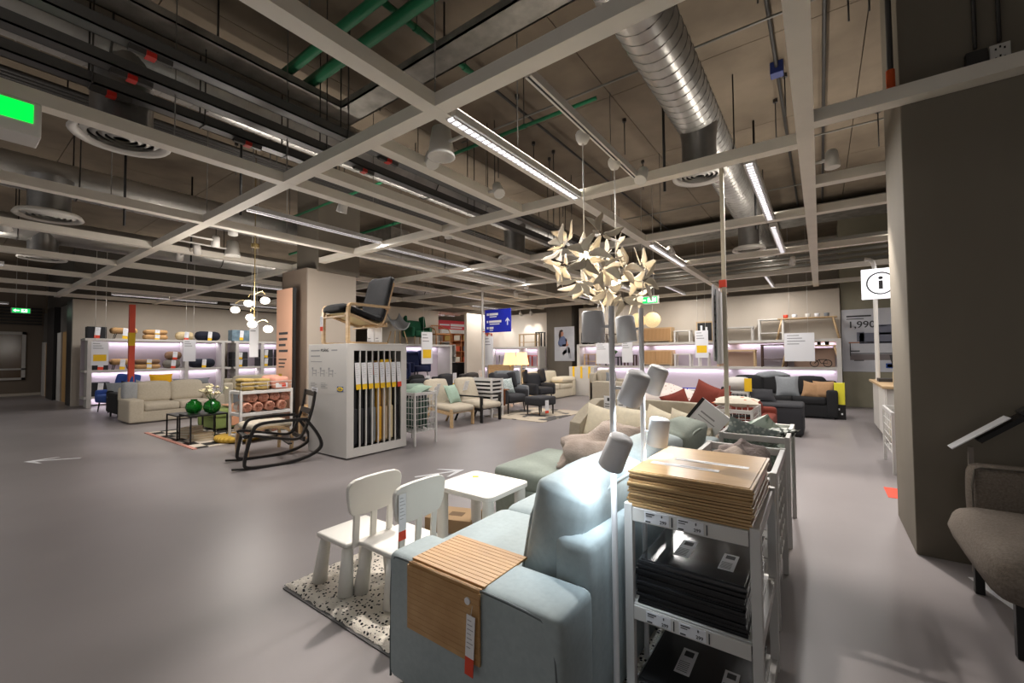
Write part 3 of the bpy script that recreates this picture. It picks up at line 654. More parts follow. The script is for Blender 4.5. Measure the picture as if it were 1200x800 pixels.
PLX = mt('plexi', (225, 235, 225), .05, tr=.92, ior=1.3)
sbin('wire_bin', 'white bin behind the rack, full of grey brown throws', -.655, -.215, 2.6, 3.28, .8)
TAUPE = mt('taupe_throw', (172, 158, 148), .95, c2=(140, 127, 118), vs=9, bump=.5, bs=70)
GREYT = mt('grey_throw', (128, 126, 124), .95, c2=(84, 84, 86), vs=14, bump=.5, bs=60)
for i, (c, d, s_, m, l) in enumerate((((-.44, 2.83, .6), (.18, .2, .24), 1, TAUPE, 'taupe throw bunched in the white bin behind the rack'), ((-.43, 3.09, .61), (.18, .15, .24), 4, mt('mauve_throw', (158, 146, 142), .95, c2=(130, 118, 114), vs=9, bump=.5, bs=70), 'paler mauve throw bunched at the far side of the white bin'))):
    single('throw_blanket', B().blob((0, 0, 0), d, .16, 2.2, s_, 30, 18, flat=-.3), m, l, 'blanket', c)
def hang(name, label, pts, y0, y1, th, mat, cat='blanket', wav=.02, seed=0, axis='x', loc=None):
    P = smooth(pts, 2); n = len(P)-1; b = B()
    def f(u, v):
        i = min(n, int(round(u*n))); x, z = P[i][0], P[i][1]; yy = y0+(y1-y0)*v
        q = wav*noise.noise(Vector((v*5+seed, u*2, seed))); yw = wav*1.2*noise.noise(Vector((u*4, v*2, seed+5)))
        return (x+q, yy+yw, z+q*.6) if axis == 'x' else (yy+yw, x+q, z+q*.6)
    b.grid(f, n, 14, th=th); return single(name, b, mat, label, cat)
sbin('plexi_bin', 'white framed bin with clear sides, second behind the rack', -.655, -.215, 3.72, 4.42, .8, plex=PLX)
PATT = mt('grey_pattern', (206, 210, 204), .9, c2=(70, 76, 72), kind='voronoi', vs=28, sharp=(.42, .5))
PATL = mt('pale_pattern', (200, 206, 204), .9, c2=(146, 158, 156), kind='voronoi', vs=40, sharp=(.3, .5))
for i, (c, r_, m, l) in enumerate((((-.5, 3.95, .72), (.5, .3, .2), PATL, 'pale patterned cushion cover lying in the clear sided bin'), ((-.36, 4.05, .73), (1.2, -.2, .5), PATT, 'black and white patterned cushion in the clear sided bin'), ((-.45, 4.22, .74), (.9, .5, 1.2), mt('green_white', (196, 206, 196), .9, c2=(92, 120, 100), vs=7, sharp=(.5, .6)), 'green and white leaf cushion in the clear sided bin'))):
    single('cushion', B().at((0, 0, -.19)).pillow(.36, .36, .13), m, l, 'cushion', c, r_)
single('cushion_pile', B().blob((0, 0, 0), (.19, .3, .2), .1, 2, 6, 24, 12), PATL, 'heap of pale cushion covers at the bottom of the clear sided bin', 'cushion', (-.43, 4.07, .5))

# ------------------------------------------------------------------ flower lamps
PET = mt('petal_paper', (226, 216, 198), .7, c2=(218, 204, 182), vs=8); BULB = mt('bulb_warm', (255, 236, 200), .4, es=14)
def petal_mesh(seed):
    R = random.Random(seed); b = B()
    for k in range(5):
        a = 2*pi*k/5+R.uniform(-.2, .2); ln = R.uniform(.135, .175); cv = R.uniform(.25, .8); tw = R.choice((-1, 1))*R.uniform(.35, .7)
        b.at((0, 0, 0), (0, 0, a))
        def f(u, v, ln=ln, cv=cv, tw=tw):
            w = .031*(sin(pi*min(1, u**.8))**.8 if 0 < u < 1 else 0)+.002; s = (v-.5)*2*w
            x = .02+ln*u; return (x, s+.026*sin(u*4.6)*tw*1.5, cv*ln*u**1.6*(1.15-u*.45)+.5*abs(s)*.3+tw*.15*s)
        b.grid(f, 9, 4, th=.0016)
    return b
def flower_lamp(x, y, z, top, label, seed, watts):
    l = (x, y, z); t = thing('flower_pendant', label, 'pendant lamp', l); R = random.Random(seed)
    obj('cord', B().tube([(0, 0, .1), (0, 0, top-z)], .005, 6), WPL, t)
    obj('canopy', B().lathe([(0, top-z-.1), (.035, top-z-.095), (.055, top-z-.06), (.06, top-z-.02), (.05, top-z)], n=20), WPL, t)
    obj('socket', B().lathe([(.02, .16), (.03, .15), (.035, .06), (.03, .05)], n=14), WPL, t)
    obj('bulb', B().lathe([(0, -.06), (.03, -.05), (.042, -.01), (.03, .035), (.02, .055)], n=16), BULB, t)
    ms = [petal_mesh(seed*10+i) for i in range(3)]; first = [None]*3
    for i in range(13):
        e = math.asin(1-2*(i+.5)/13); a = i*2.39996+seed
        d = Vector((cos(e)*cos(a), cos(e)*sin(a), sin(e)*.85)); q = d.to_track_quat('Z', 'Y').to_euler()
        if d.z > .75: continue
        r = .255+R.uniform(-.03, .04); k = i % 3
        fl = obj('flower', ms[k], PET, t, loc=d*r, rot=q)
        obj('wire', B().tube([(0, 0, 0), tuple(d*r)], .002, 4), WPL, t)
    L = bpy.data.lights.new('bulb_light', 'POINT'); L.energy = watts; L.color = (1, .82, .55); L.shadow_soft_size = .045
    o = bpy.data.objects.new('bulb_light', L); COL.objects.link(o); o.parent = t; return t
flower_lamp(-1.53, 3.11, 2.20, 3.24, 'higher white paper flower pendant lamp, showing its bright bulb', 1, 14)
flower_lamp(-1.51, 3.72, 2.10, 3.24, 'lower white paper flower pendant lamp, further along the track', 2, 14)
# ------------------------------------------------------------------ cover display cabinet with armchair on top
CABW = mt('cabinet_white', (205, 202, 198), .5)
LC = (-5.77, 3.9, 0); t = thing('display_cabinet', 'white display cabinet with a row of chair covers in slots', 'cabinet', LC)
b = WB(LC).bx(-6.27, -5.27, 3.38, 3.40, .02, 1.6).bx(-6.27, -6.25, 3.40, 4.42, .02, 1.6).bx(-6.25, -5.27, 4.40, 4.42, .02, 1.6).bx(-6.25, -5.27, 3.40, 4.40, 1.58, 1.6).bx(-6.25, -5.27, 3.40, 4.40, .02, .05)
obj('carcass', b, CABW, t, .004)
fb = WB(LC).bx(-5.29, -5.27, 3.40, 4.40, 1.5, 1.58).bx(-5.29, -5.27, 3.40, 4.40, .05, .14).bx(-5.29, -5.27, 3.40, 3.49, .14, 1.5).bx(-5.29, -5.27, 4.31, 4.40, .14, 1.5)
for k in range(1, 8): y = 3.49+k*.82/8; fb.bx(-5.29, -5.27, y-.008, y+.008, .14, 1.5)
obj('slot_frame', fb, CABW, t); obj('inner_back', WB(LC).bx(-5.7, -5.68, 3.40, 4.40, .05, 1.58), mt('cab_dark', (70, 68, 66), .8), t)
fx = lambda x, y, z: (x-LC[0], y-LC[1], z)
text('POÄNG', .06, INK, t, fx(-5.93, 3.379, 1.49)); lb = WB(LC)
for x0, x1, z in ((-6.2, -5.96, 1.5), (-5.65, -5.5, 1.5), (-6.2, -5.95, 1.42), (-6.2, -5.9, 1.34)): lb.bx(x0, x1, 3.3785, 3.38, z, z+.018 if z > 1.4 else z+.01)
for k in range(4):
    for x0 in (-6.2, -5.92): lb.bx(x0, x0+.12+.05*((k*3) % 2), 3.3785, 3.38, 1.03-k*.022, 1.037-k*.022)
obj('print', lb, GREYINK, t); ib = WB(LC)
for k in range(3):
    x = -6.16+k*.22
    for a in ((0, .12, .08, .09), (.0, .012, 0, .1), (.1, .112, 0, .1), (.02, .09, .035, .045), (-.01, .03, .1, .13)): ib.bx(x+a[0], x+a[1], 3.3785, 3.38, 1.13+a[2], 1.13+a[3])
    ib.bx(x+.15, x+.19, 3.3785, 3.38, 1.18, 1.186)
obj('pictogram', ib, GREYINK, t)
lg = obj('logo', WB(LC).bx(-5.5, -5.35, 3.377, 3.38, .93, 1.0), mt('logo_blue', (20, 70, 150), .5), t)
el = WB(LC); ep = [(-5.425+.07*cos(radians(a)), .965+.03*sin(radians(a))) for a in range(0, 360, 15)]
el.prism([(x, z) for x, z in ep], 3.375, 3.377); obj('oval', el, mt('logo_yellow', (250, 215, 20), .5), lg); text('IKEA', .042, mt('logo_ink', (20, 60, 140), .5), lg, fx(-5.425, 3.3748, .951), align='CENTER')
COVC = [(38, 38, 42), (44, 44, 46), (30, 30, 34), (120, 124, 122), (214, 160, 52), (178, 158, 134), (206, 190, 150), (18, 18, 20)]
nm = ['charcoal', 'dark grey', 'blue black', 'mid grey', 'mustard yellow', 'tan', 'cream', 'black']
for k in range(8):
    y = 3.49+(k+.5)*.82/8; m = mt('cover_%s' % nm[k].replace(' ', '_'), COVC[k], .9, bump=.2, bs=40); lc = (-5.34, y, .15)
    c = thing('seat_cover', '%s seat cover hanging in a slot of the white display cabinet' % nm[k], 'chair cover', lc)
    obj('cover', B().soft((-.08, 0, .6), (.2, .062, 1.2), .025, .006, 4), m, c); obj('fold', B().soft((-.07, 0, .28), (.22, .068, .5), .02, 0, 3), m, c)
    price_tag(c, (.07, 0, 1.18), (0, radians(-4), radians(90)), .075, .38, TAGR if k == 7 else TAGY, .2)
    if k == 3: obj('red_flyer', B().bx(.045, .05, -.045, .045, 1.0, 1.18), TAGR, c, label='orange red paper flyer')
    if k == 5: obj('yellow_sheet', B().bx(.03, .035, -.1, .1, 1.08, 1.22), TAGY, c)
def bentwood_chair(name, label, loc, rz, wood, cush=None, bars=False, rocker=False, cush2=None):
    t = thing(name, label, 'rocking chair' if rocker else 'armchair', loc, rz)
    seatp = smooth([(-.36, .43), (-.30, .435), (.10, .31), (.22, .29), (.30, .36), (.40, .72), (.47, .98)], 3)if not rocker else smooth([(-.40, .41), (-.34, .43), (.10, .32), (.24, .30), (.31, .36), (.42, .66), (.46, .94)], 3)
    for s in (-1, 1):
        x = s*.255
        obj('seat_frame', B().at((x, 0, 0), (0, 0, 0)).strip([(0, y, z) for y, z in seatp], .05, .03, up=(1, 0, 0)), wood, t)
        x = s*.315
        if rocker:
            P = smooth([(.34, .56), (.05, .565), (-.22, .56), (-.3, .50), (-.40, .06), (-.36, .015), (-.2, .0), (.1, .0), (.35, .045), (.5, .12), (.54, .2), (.47, .36), (.34, .54)], 3)
            P += [(.34, .56)]
            obj('arm_frame', B().at((x, 0, 0)).strip([(0, y, z+.012) for y, z in P], .05, .036, up=(1, 0, 0)), wood, t)
            obj('runner_tip', B().at((x, 0, 0)).strip([(0, -.26, .012), (0, -.4, .02), (0, -.52, .036)], .045, .02, up=(1, 0, 0)), wood, t)
        else:
            P = smooth([(.36, .56), (0, .56), (-.24, .56), (-.34, .56), (-.36, .46), (-.36, .1), (-.36, .0), (-.27, .0), (.1, .0), (.30, .0)], 2)
            obj('arm_frame', B().at((x, 0, 0)).strip([(0, y, z+.012) for y, z in P], .06, .036, up=(1, 0, 0)), wood, t)
        obj('spacer', B().box((s*.285, .33, .55), (.03, .06, .03)), wood, t)
    cb = [(.46, .9, 1.3), (.4, .66, 1.2), (-.36, .40, 0), (.14, .26, 0)]
    for y, z, a in cb: obj('cross_bar', B().at((0, y, z), (a, 0, 0)).box((0, 0, 0), (.58 if y < .2 else .5, .05 if a == 0 else .075, .02)), wood, t, .003)
    obj('cross_bar', B().box((0, .31, .30), (.62, .03, .06)), wood, t, .003)
    if cush:
        P = [(y, z+.045) for y, z in seatp]; n = len(P)-1
        def f(u, v):
            i = min(n, int(u*n+.5)); y, z = P[i]; a = (v-.5)*.56; e = (1-(2*v-1)**6)
            pf = .018*abs(sin(u*pi*5))**.5*e
            return (a, y, z+.035*e*min(1, u*12, (1-u)*12)+pf)
        o = obj('cushion', B().grid(f, 48, 10, th=.06), cush, t)
    if cush2: obj('liner', B().at((0, 0, 0)).grid(lambda u, v: ((v-.5)*.5, seatp[min(len(seatp)-1, int(u*(len(seatp)-1)+.5))][0], seatp[min(len(seatp)-1, int(u*(len(seatp)-1)+.5))][1]+.014), 24, 4, th=.008), cush2, t)
    return t
BLKL = mt('black_cushion', (17, 17, 19), .85, c2=(24, 24, 26), vs=8, bump=.2, bs=20)
bentwood_chair('bentwood_armchair', 'birch bentwood armchair with black cushion on top of the white display cabinet', (-5.72, 3.84, 1.6), 0, BIRCH, BLKL, cush2=mt('cream_liner', (214, 196, 150), .8))
pt = thing('price_tag', 'white and red price tag hanging from the seat of the armchair on the cabinet', 'price tag', (-6.02, 3.44, 2.02)); price_tag(pt, (0, 0, 0), (0, 0, radians(20)), .05, .22)
for i, (x, l) in enumerate(((-5.95, 'white info card standing under the armchair on the cabinet, first of two'), (-5.75, 'white info card standing under the armchair, next to the other card'))):
    s_ = single('info_card', B().bx(-.09, .09, -.004, .004, 0, .32), TAGW, l, 'sign', (x, 4.25, 1.6)); obj('lettering', B().bx(-.07, .0, -.0045, -.004, .1, .115).bx(-.07, .02, -.0045, -.004, .06, .07), GREYINK, s_)
BLKW = mt('black_wood', (24, 22, 22), .4)
bentwood_chair('rocking_chair', 'black bentwood rocking chair frame without cushion beside the display cabinet', (-6.08, 2.8, 0), -14, BLKW, rocker=True)
s_ = single('paper_label', B().bx(-.14, .14, -.002, .002, -.03, .03), TAGW, 'white paper label strip fixed across the rocking chair top', 'label', (-5.75, 3.19, .96), (0, 0, radians(-14))); obj('print', B().bx(-.1, .1, -.003, -.002, -.008, .008), GREYINK, s_)
WCUSH = mt('white_cushion', (196, 188, 172), .9, c2=(186, 176, 158), vs=12, bump=.3, bs=30)
t = thing('bentwood_footstool', 'birch bentwood footstool with white cushion behind the rocking chair', 'footstool', (-6.72, 2.98, 0), -8)
for s_ in (-1, 1): obj('side_frame', B().at((s_*.27, 0, 0)).strip([(0, y, z) for y, z in smooth([(.26, .0), (.28, .2), (.24, .36), (.0, .42), (-.22, .39), (-.29, .34), (-.31, .2), (-.31, .0)], 3)], .055, .034, up=(1, 0, 0)), BIRCH, t)
obj('cushion', B().at((0, -.01, .42), (0, 0, 0)).soft((0, 0, 0), (.5, .6, .1), .045, .02, 6), WCUSH, t)
for y in (-.2, .2): obj('cross_bar', B().box((0, y, .36), (.54, .05, .025)), BIRCH, t, .003)
bentwood_chair('bentwood_armchair', 'birch bentwood armchair with tan cushion between display cabinet and brown column', (-6.95, 4.15, 0), 5, BIRCH, mt('tan_cushion', (190, 160, 120), .9, c2=(160, 128, 90), vs=8, bump=.3, bs=30))
# ------------------------------------------------------------------ white rack with rolled throws
LR = (-7.83, 3.4, 0); t = thing('metal_rack', 'white metal rack of rolled pink throws next to the brown column', 'rack', LR)
for x in (-8.04, -7.62):
    for y in (2.99, 3.8): obj('leg', WB(LR).bx(x-.018, x+.018, y-.018, y+.018, 0, .87), WHITE, t, .003)
for z in (.86, .5, .14): obj('shelf', WB(LR).bx(-8.05, -7.61, 2.98, 3.81, z-.05, z), WHITE, t, .003)
obj('basket_wire', WB(LR).tube([(-7.62, 2.99, .87), (-7.62, 2.99, 1.0), (-7.62, 3.8, 1.0), (-7.62, 3.8, .87)], .005, 5).tube([(-7.62, 2.99, .94), (-7.62, 3.8, .94)], .004, 5).tube([(-7.62, 3.4, .87), (-7.62, 3.4, 1.0)], .004, 5), WHITE, t)
PINK = mt('pink_throw', (218, 168, 146), .95, c2=(200, 148, 126), vs=10, bump=.4, bs=50); BAND = mt('paper_band', (212, 200, 188), .8)
def roll(y, z, r, label, grp, m, first):
    if first: return dup(first, (-7.84, y, z))
    b = B().at((0, 0, 0), (0, pi/2, 0)).lathe([(r*.2, -.19), (r*.8, -.2), (r, -.17), (r*1.03, 0), (r, .17), (r*.8, .2), (r*.2, .19)], n=16)
    sp = [(.203, r*(.15+.75*k/20)*cos(k*.9), r*(.15+.75*k/20)*sin(k*.9)) for k in range(21)]
    t = thing('rolled_throw', label, 'rolled throw', (-7.84, y, z), 0, grp); obj('roll', b, m, t); obj('spiral_edge', B().tube(sp, .006, 5), mt('pink_edge', (160, 104, 84), .95), t)
    obj('paper_band', B().at((0, 0, 0), (0, pi/2, 0)).lathe([(r*1.05, -.13), (r*1.05, .02)], n=16, caps=False), BAND, t); return t
f0 = None
for y, z in ((3.1, .59), (3.27, .59), (3.46, .59), (3.66, .59), (3.18, .745), (3.36, .74), (3.54, .745), (3.72, .735)): 
    r_ = roll(y, z, .082, 'pink rolled throw with paper band on the middle shelf of the white rack', 'rolled pink throws', PINK, f0); f0 = f0 or r_
CRM = mt('cream_throw', (196, 186, 168), .95, c2=(174, 164, 146), vs=10, bump=.4, bs=50); f1 = None
for y, z in ((3.12, .225), (3.32, .225), (3.52, .225), (3.7, .225), (3.22, .375), (3.45, .375), (3.64, .37)):
    r_ = roll(y, z, .082, 'cream rolled throw on the lowest shelf of the white rack', 'rolled cream throws', CRM, f1); f1 = f1 or r_
OLV = mt('olive_cover', (176, 152, 92), .9, c2=(150, 126, 70), vs=8, bump=.4, bs=40); fc = None
for i, (y, z, w) in enumerate(((3.12, .87, .2), (3.12, .935, .2), (3.12, 1.0, .19), (3.36, .87, .16), (3.36, .93, .16), (3.37, .99, .16))):
    if fc is None: fc = single('folded_cover', B().soft((0, 0, .031), (.3, .19, .062), .028, .006, 4), OLV, 'folded olive yellow cushion cover on top of the white rack', 'cushion cover', (-7.8, y, z), group='folded olive covers')
    else: dup(fc, (-7.8, y, z), rot=(0, 0, .05*(i % 3-1)))
PK2 = mt('salmon_pack', (208, 150, 132), .8, c2=(196, 134, 116), vs=7, bump=.2, bs=20)
t = thing('packed_throw', 'salmon pink packed throw with white label on top of the rack', 'throw', (-7.74, 3.64, .87)); obj('pack', B().soft((0, 0, .1), (.2, .26, .2), .04, .01, 4), PK2, t)
lb = obj('label_card', B().bx(.103, .108, -.1, .1, .02, .1), TAGW, t); obj('label_mark', B().bx(.108, .11, .0, .07, .03, .09), TAGR, lb)
single('packed_throw', B().soft((0, 0, .11), (.16, .3, .22), .05, .01, 4), PK2, 'salmon pink folded throw behind the labelled pack on the rack', 'throw', (-7.95, 3.6, .87))
t = thing('sign_board', 'tall pink sign board leaning by the brown column', 'sign', (-8.15, 3.94, 0))
obj('panel', B().bx(-.3, .3, -.02, .02, 0, 2.7), mt('pink_board', (214, 168, 142), .6), t, .003); obj('edge', B().bx(.3, .335, -.02, .03, 0, 2.7), BLACK, t)
b = B()
for k, wd in enumerate((.34, .32, .26, .34)): b.bx(-.2, -.2+wd, -.0215, -.02, 1.84-k*.11, 1.885-k*.11)
for k, wd in enumerate((.3, .24, .22)): b.bx(-.2, -.2+wd, -.0215, -.02, 1.36-k*.07, 1.385-k*.07)
obj('print', b, INK, t); obj('logo', B().bx(-.2, -.07, -.022, -.02, 1.03, 1.1), mt('logo_gold', (180, 150, 50), .5), t)
# ------------------------------------------------------------------ globe chandelier
t = thing('globe_chandelier', 'brass chandelier with six glowing white globes by the brown column', 'chandelier', (-7.2, 3.0, 2.2)); BRASS = mt('brass', (190, 170, 120), .25, .9)
GLO = mt('globe_glow', (255, 246, 232), .3, es=1.6)
obj('stem', B().tube([(0, 0, -.25), (0, 0, 2.8)], .008, 8), BRASS, t); obj('canopy', B().cyl((0, 0, .95), .06, .06, 16), BRASS, t)
for i, (x, y, z) in enumerate(((-.26, .02, .09), (.14, .1, .11), (-.58, -.05, .0), (-.26, .05, -.14), (.05, -.05, -.27), (.47, .0, -.36))):
    a = obj('arm', B().tube(smooth([(0, 0, z+.1), (x*.7, y*.7, z+.16), (x, y, z+.1)], 2), .006, 6), BRASS, t); obj('globe', B().at((x, y, z)).lathe([(0, -.056), (.035, -.05), (.06, -.028), (.068, 0), (.06, .028), (.035, .05), (0, .056)], n=18), GLO, a)
L = bpy.data.lights.new('globe_light', 'POINT'); L.energy = 60; L.color = (1, .93, .85); L.shadow_soft_size = .3; o = bpy.data.objects.new('globe_light', L); COL.objects.link(o); o.parent = t
# ------------------------------------------------------------------ nest tables, vases, rug, books
def nest(name, label, loc, s, h):
    t = thing(name, label, 'side table', loc); b = s/2
    obj('table_top', B().bx(-b, b, -b, b, h-.025, h), BLACK, t, .003)
    for sx in (-1, 1):
        for sy in (-1, 1): obj('leg', B().bx(sx*(b-.01)-.01, sx*(b-.01)+.01, sy*(b-.01)-.01, sy*(b-.01)+.01, 0, h-.025), BLACK, t)
    obj('floor_bar', B().bx(-b, b, -b, -b+.02, .006, .022).bx(-b, b, b-.02, b, .006, .022), BLACK, t)
nest('nest_table', 'black square side table with the books under it', (-9.15, 2.78, .012), .56, .42); nest('nest_table', 'black square side table carrying two green glass vases', (-8.78, 2.7, .012), .50, .46) if False else nest('nest_table', 'black square side table carrying two green glass vases', (-8.55, 2.78, .012), .54, .46)
GG = mt('green_glass', (70, 190, 90), .05, tr=.92, ior=1.4)
def vase(loc, r, label):
    return single('glass_vase', B().lathe([(r*.4, 0), (r*.8, r*.25), (r, r*.8), (r*.85, r*1.4), (r*.35, r*1.75), (r*.4, r*1.9), (r*.3, r*1.9), (r*.25, r*1.7), (r*.8, r*1.3), (r*.92, r*.8), (r*.7, r*.3), (0, r*.1)], n=24), GG, label, 'vase', loc)
vase((-8.68, 2.68, .472), .125, 'round green glass vase without flowers on the black side table'); vase((-8.42, 2.86, .472), .13, 'round green glass vase with white flowers on the black side table')
fl = thing('flower_bunch', 'bunch of small cream flowers in the green glass vase', 'flowers', (-8.42, 2.86, .5)); R = random.Random(4); FB = mt('cream_flower', (214, 204, 168), .9); ST = mt('stem_green', (80, 110, 60), .8)
for i in range(14):
    x, y, z = R.uniform(-.17, .17), R.uniform(-.15, .15), R.uniform(.3, .44)
    s_ = obj('stem', B().tube([(x*.1, y*.1, .03), (x*.25, y*.25, .2), (x, y, z)], .003, 4), ST, fl); b = B()
    for k in range(5): b.blob((x+R.uniform(-.03, .03), y+R.uniform(-.03, .03), z+R.uniform(-.01, .03)), (.022, .022, .016), .2, 3, k, 7, 5)
    obj('bloom', b, FB, s_)
RUG2 = mt('pattern_rug', (206, 196, 182), .95, c2=(38, 36, 36), kind='check', vs=3.6, sharp=(.4, .6))
RUGP = mt('rug_border', (196, 140, 126), .95)
t = thing('area_rug', 'flat rug with black and white checks and pink border under the black side tables', 'rug', (-9.1, 3.2, 0)); obj('pile', B().bx(-1.25, 1.2, -.72, .7, 0, .011), RUG2, t); obj('border', B().bx(-1.28, 1.24, -.78, -.72, 0, .0112), RUGP, t)
t0 = single('pouf', B().lathe([(0, 0), (.32, .0), (.36, .04), (.34, .09), (.05, .1), (0, .1)], n=26), mt('mustard', (190, 150, 50), .9, c2=(214, 176, 80), kind='wave', vs=5, sharp=(.3, .7)), 'mustard yellow round floor cushion on the checked rug', 'floor cushion', (-8.1, 3.15, .012))
BKS = [(196, 170, 130), (180, 150, 112), (206, 190, 160), (60, 54, 50)]; PAG = mt('pages', (214, 204, 184), .9)
def book(x, y, z, w, d, h, c, rz, label, grp=None):
    t = thing('book', label, 'book', (x, y, z), rz, grp); m = mt('cover_%d_%d' % (c[0], c[1]), c, .6)
    obj('cover', B().bx(-w/2, w/2, -d/2, d/2, 0, .004).bx(-w/2, w/2, -d/2, d/2, h-.004, h).bx(-w/2, -w/2+.004, -d/2, d/2, .004, h-.004), m, t); obj('pages', B().bx(-w/2+.004, w/2-.006, -d/2+.005, d/2-.005, .004, h-.004), PAG, t)
for i in range(4): book(-9.1, 2.78, .014+i*.045, .2, .3, .043, BKS[i % 3], 20+i*6, ['lowest', 'second', 'third', 'topmost'][i]+' tan book in the taller stack under the first black side table')
for i in range(3): book(-8.6, 2.78, .014+i*.04, .2, .3, .038, BKS[(i+1) % 3], -15+i*8, ['lowest', 'middle', 'topmost'][i]+' book in the stack under the vase table')
# ------------------------------------------------------------------ generic seating (front faces local -Y)
def fab(n, c, k=.96, **q): return mt(n, c, .9, c2=tuple(int(v*k) for v in c), vs=30, bump=.12, bs=300, **q)
def sofa(name, label, loc, rz, w, d, m, h=.8, ah=.58, aw=.2, sh=.44, n=2, legs=.06, arms=(1, 1), bh=.42, backs=True, cat='sofa', legm=None, sm=None):
    t = thing(name, label, cat, loc, rz); x0 = -w/2; x1 = w/2
    obj('base', B().soft((0, .0, legs+(sh-.16-legs)/2), (w-.04, d-.06, sh-.16-legs), .025), m, t)
    for i, s in enumerate((-1, 1)):
        if arms[i]: obj('armrest', B().soft((s*(w/2-aw/2), 0, legs+(ah-legs)/2), (aw, d, ah-legs), .045), m, t)
    a0 = x0+(aw if arms[0] else 0); a1 = x1-(aw if arms[1] else 0); cw = (a1-a0)/n
    for k in range(n):
        c = a0+cw*(k+.5); obj('seat_cushion', B().soft((c, -.08, sh-.085), (cw-.006, d-.18, .17), .05, .012, 5), sm or m, t)
        if backs: obj('back_cushion', B().at((c, d/2-.24, sh+bh/2-.02), (-.2, 0, 0)).soft((0, 0, 0), (cw-.01, .17, bh), .06, .03, 6), m, t)
    obj('back_frame', B().soft((0, d/2-.08, legs+(h-.08-legs)/2), (w, .16, h-.08-legs), .05), m, t)
    if legs > .03:
        for sx in (-1, 1):
            for sy in (-1, 1): obj('leg', B().cyl((sx*(w/2-.08), sy*(d/2-.08), 0), .016, legs+.01, 10, .022), legm or BLACK, t)
    return t
def wingchair(label, loc, rz, m, legm, h=.98, name='wing_chair'):
    t = thing(name, label, 'armchair', loc, rz)
    obj('seat', B().soft((0, -.06, .36), (.56, .62, .2), .06, .02, 5), m, t)
    obj('backrest', B().at((0, .3, .64), (-.18, 0, 0)).soft((0, 0, 0), (.64, .15, h-.36), .07, .02, 5), m, t)
    for s in (-1, 1):
        obj('armrest', B().soft((s*.34, 0, .41), (.13, .68, .34), .06), m, t)
        obj('wing', B().at((s*.335, .22, .78), (-.18, 0, s*.25)).soft((0, 0, 0), (.09, .26, .4), .045, .01, 4), m, t)
        for y in (-.27, .27): obj('leg', B().at((s*.26, y, 0)).tube([(s*.03, y*.1, 0), (0, 0, .27)], .02, 8, sc=[.6, 1]), legm, t)
    return t
def lounge(label, loc, rz, m, wood, arms=True, name='lounge_chair'):
    t = thing(name, label, 'armchair', loc, rz)
    obj('seat', B().at((0, -.05, .37), (.08, 0, 0)).soft((0, 0, 0), (.62, .66, .12), .05, .015, 5), m, t)
    obj('backrest', B().at((0, .36, .62), (-.38, 0, 0)).soft((0, 0, 0), (.60, .13, .62), .055, .02, 5), m, t)
    for s in (-1, 1):
        obj('front_leg', B().at((s*.31, -.32, 0)).bx(-.022, .022, -.03, .03, 0, .36 if not arms else .54), wood, t, .005)
        obj('rear_leg', B().at((s*.31, .26, 0)).tube([(0, .18, 0), (0, 0, .34)], .024, 8), wood, t)
        obj('side_rail', B().at((s*.31, 0, .3), (.1, 0, 0)).bx(-.015, .015, -.33, .33, -.03, .03), wood, t, .004)
        if arms: obj('arm', B().at((s*.31, -.02, .55)).bx(-.02, .02, -.34, .42, -.015, .015), wood, t, .006)
    obj('front_rail', B().at((0, -.32, .3)).bx(-.31, .31, -.012, .012, -.03, .03), wood, t, .004); return t
def cush(label, loc, rz, w, h, t, m, lean=-.25, name='cushion', grp=None, roll=0):
    return single(name, B().pillow(w, h, t), m, label, 'cushion', loc, (lean, roll, radians(rz)), grp)
CREAM = fab('cream_fabric', (186, 176, 158)); BEIGE = fab('beige_fabric', (176, 166, 148)); CHAR = fab('charcoal_fabric', (48, 48, 52)); BLKF = fab('black_fabric', (26, 26, 28)); NAVY = fab('navy_fabric', (26, 34, 70)); BLUE = fab('blue_fabric', (58, 88, 160)); GREYF = fab('grey_fabric', (128, 132, 136)); LGREY = fab('light_grey_fabric', (160, 162, 164)); GRNF = fab('green_fabric', (26, 84, 56)); RUST = fab('rust_fabric', (112, 44, 30)); IVORY = fab('ivory_fabric', (206, 196, 174)); OLIVE = fab('lime_fabric', (122, 138, 78)); MINT = fab('mint_fabric', (150, 172, 156)); TAN = fab('tan_fabric', (160, 126, 92)); BROWN = fab('brown_throw', (120, 72, 40))
# ------------------------------------------------------------------ curved beige sofa beyond the corner sofa
t = thing('curved_sofa', 'beige curved back sofa with cream pillows beyond the sage chaise', 'sofa', (-1.6, 4.65, 0))
obj('seat', B().soft((0, -.05, .25), (1.34, .85, .34), .06, .01, 5), BEIGE, t)
pl = [(-.74, -.30), (-.74, .02), (-.66, .26), (-.42, .37), (.42, .37), (.66, .26), (.74, .02), (.74, -.30)]
P = smooth([(x, y, 0) for x, y in pl], 3); n = len(P)
hz = [.62+.26*min(1, max(0, (p[1]+.38)/.55)) for p in P]
obj('curved_back', B().grid(lambda u, v: (P[min(n-1, int(u*(n-1)+.5))][0]*(1+.03*sin(pi*v)), P[min(n-1, int(u*(n-1)+.5))][1]*(1+.08*v), .05+(hz[min(n-1, int(u*(n-1)+.5))]-.05)*v), n-1, 8, th=-.13), BEIGE, t, .02, 1)
for sx in (-.55, .55):
    for y in (-.35, .3): obj('leg', B().cyl((sx, y, 0), .025, .09, 10), BLACK, t)
CRP = fab('cream_pillow', (236, 226, 202))
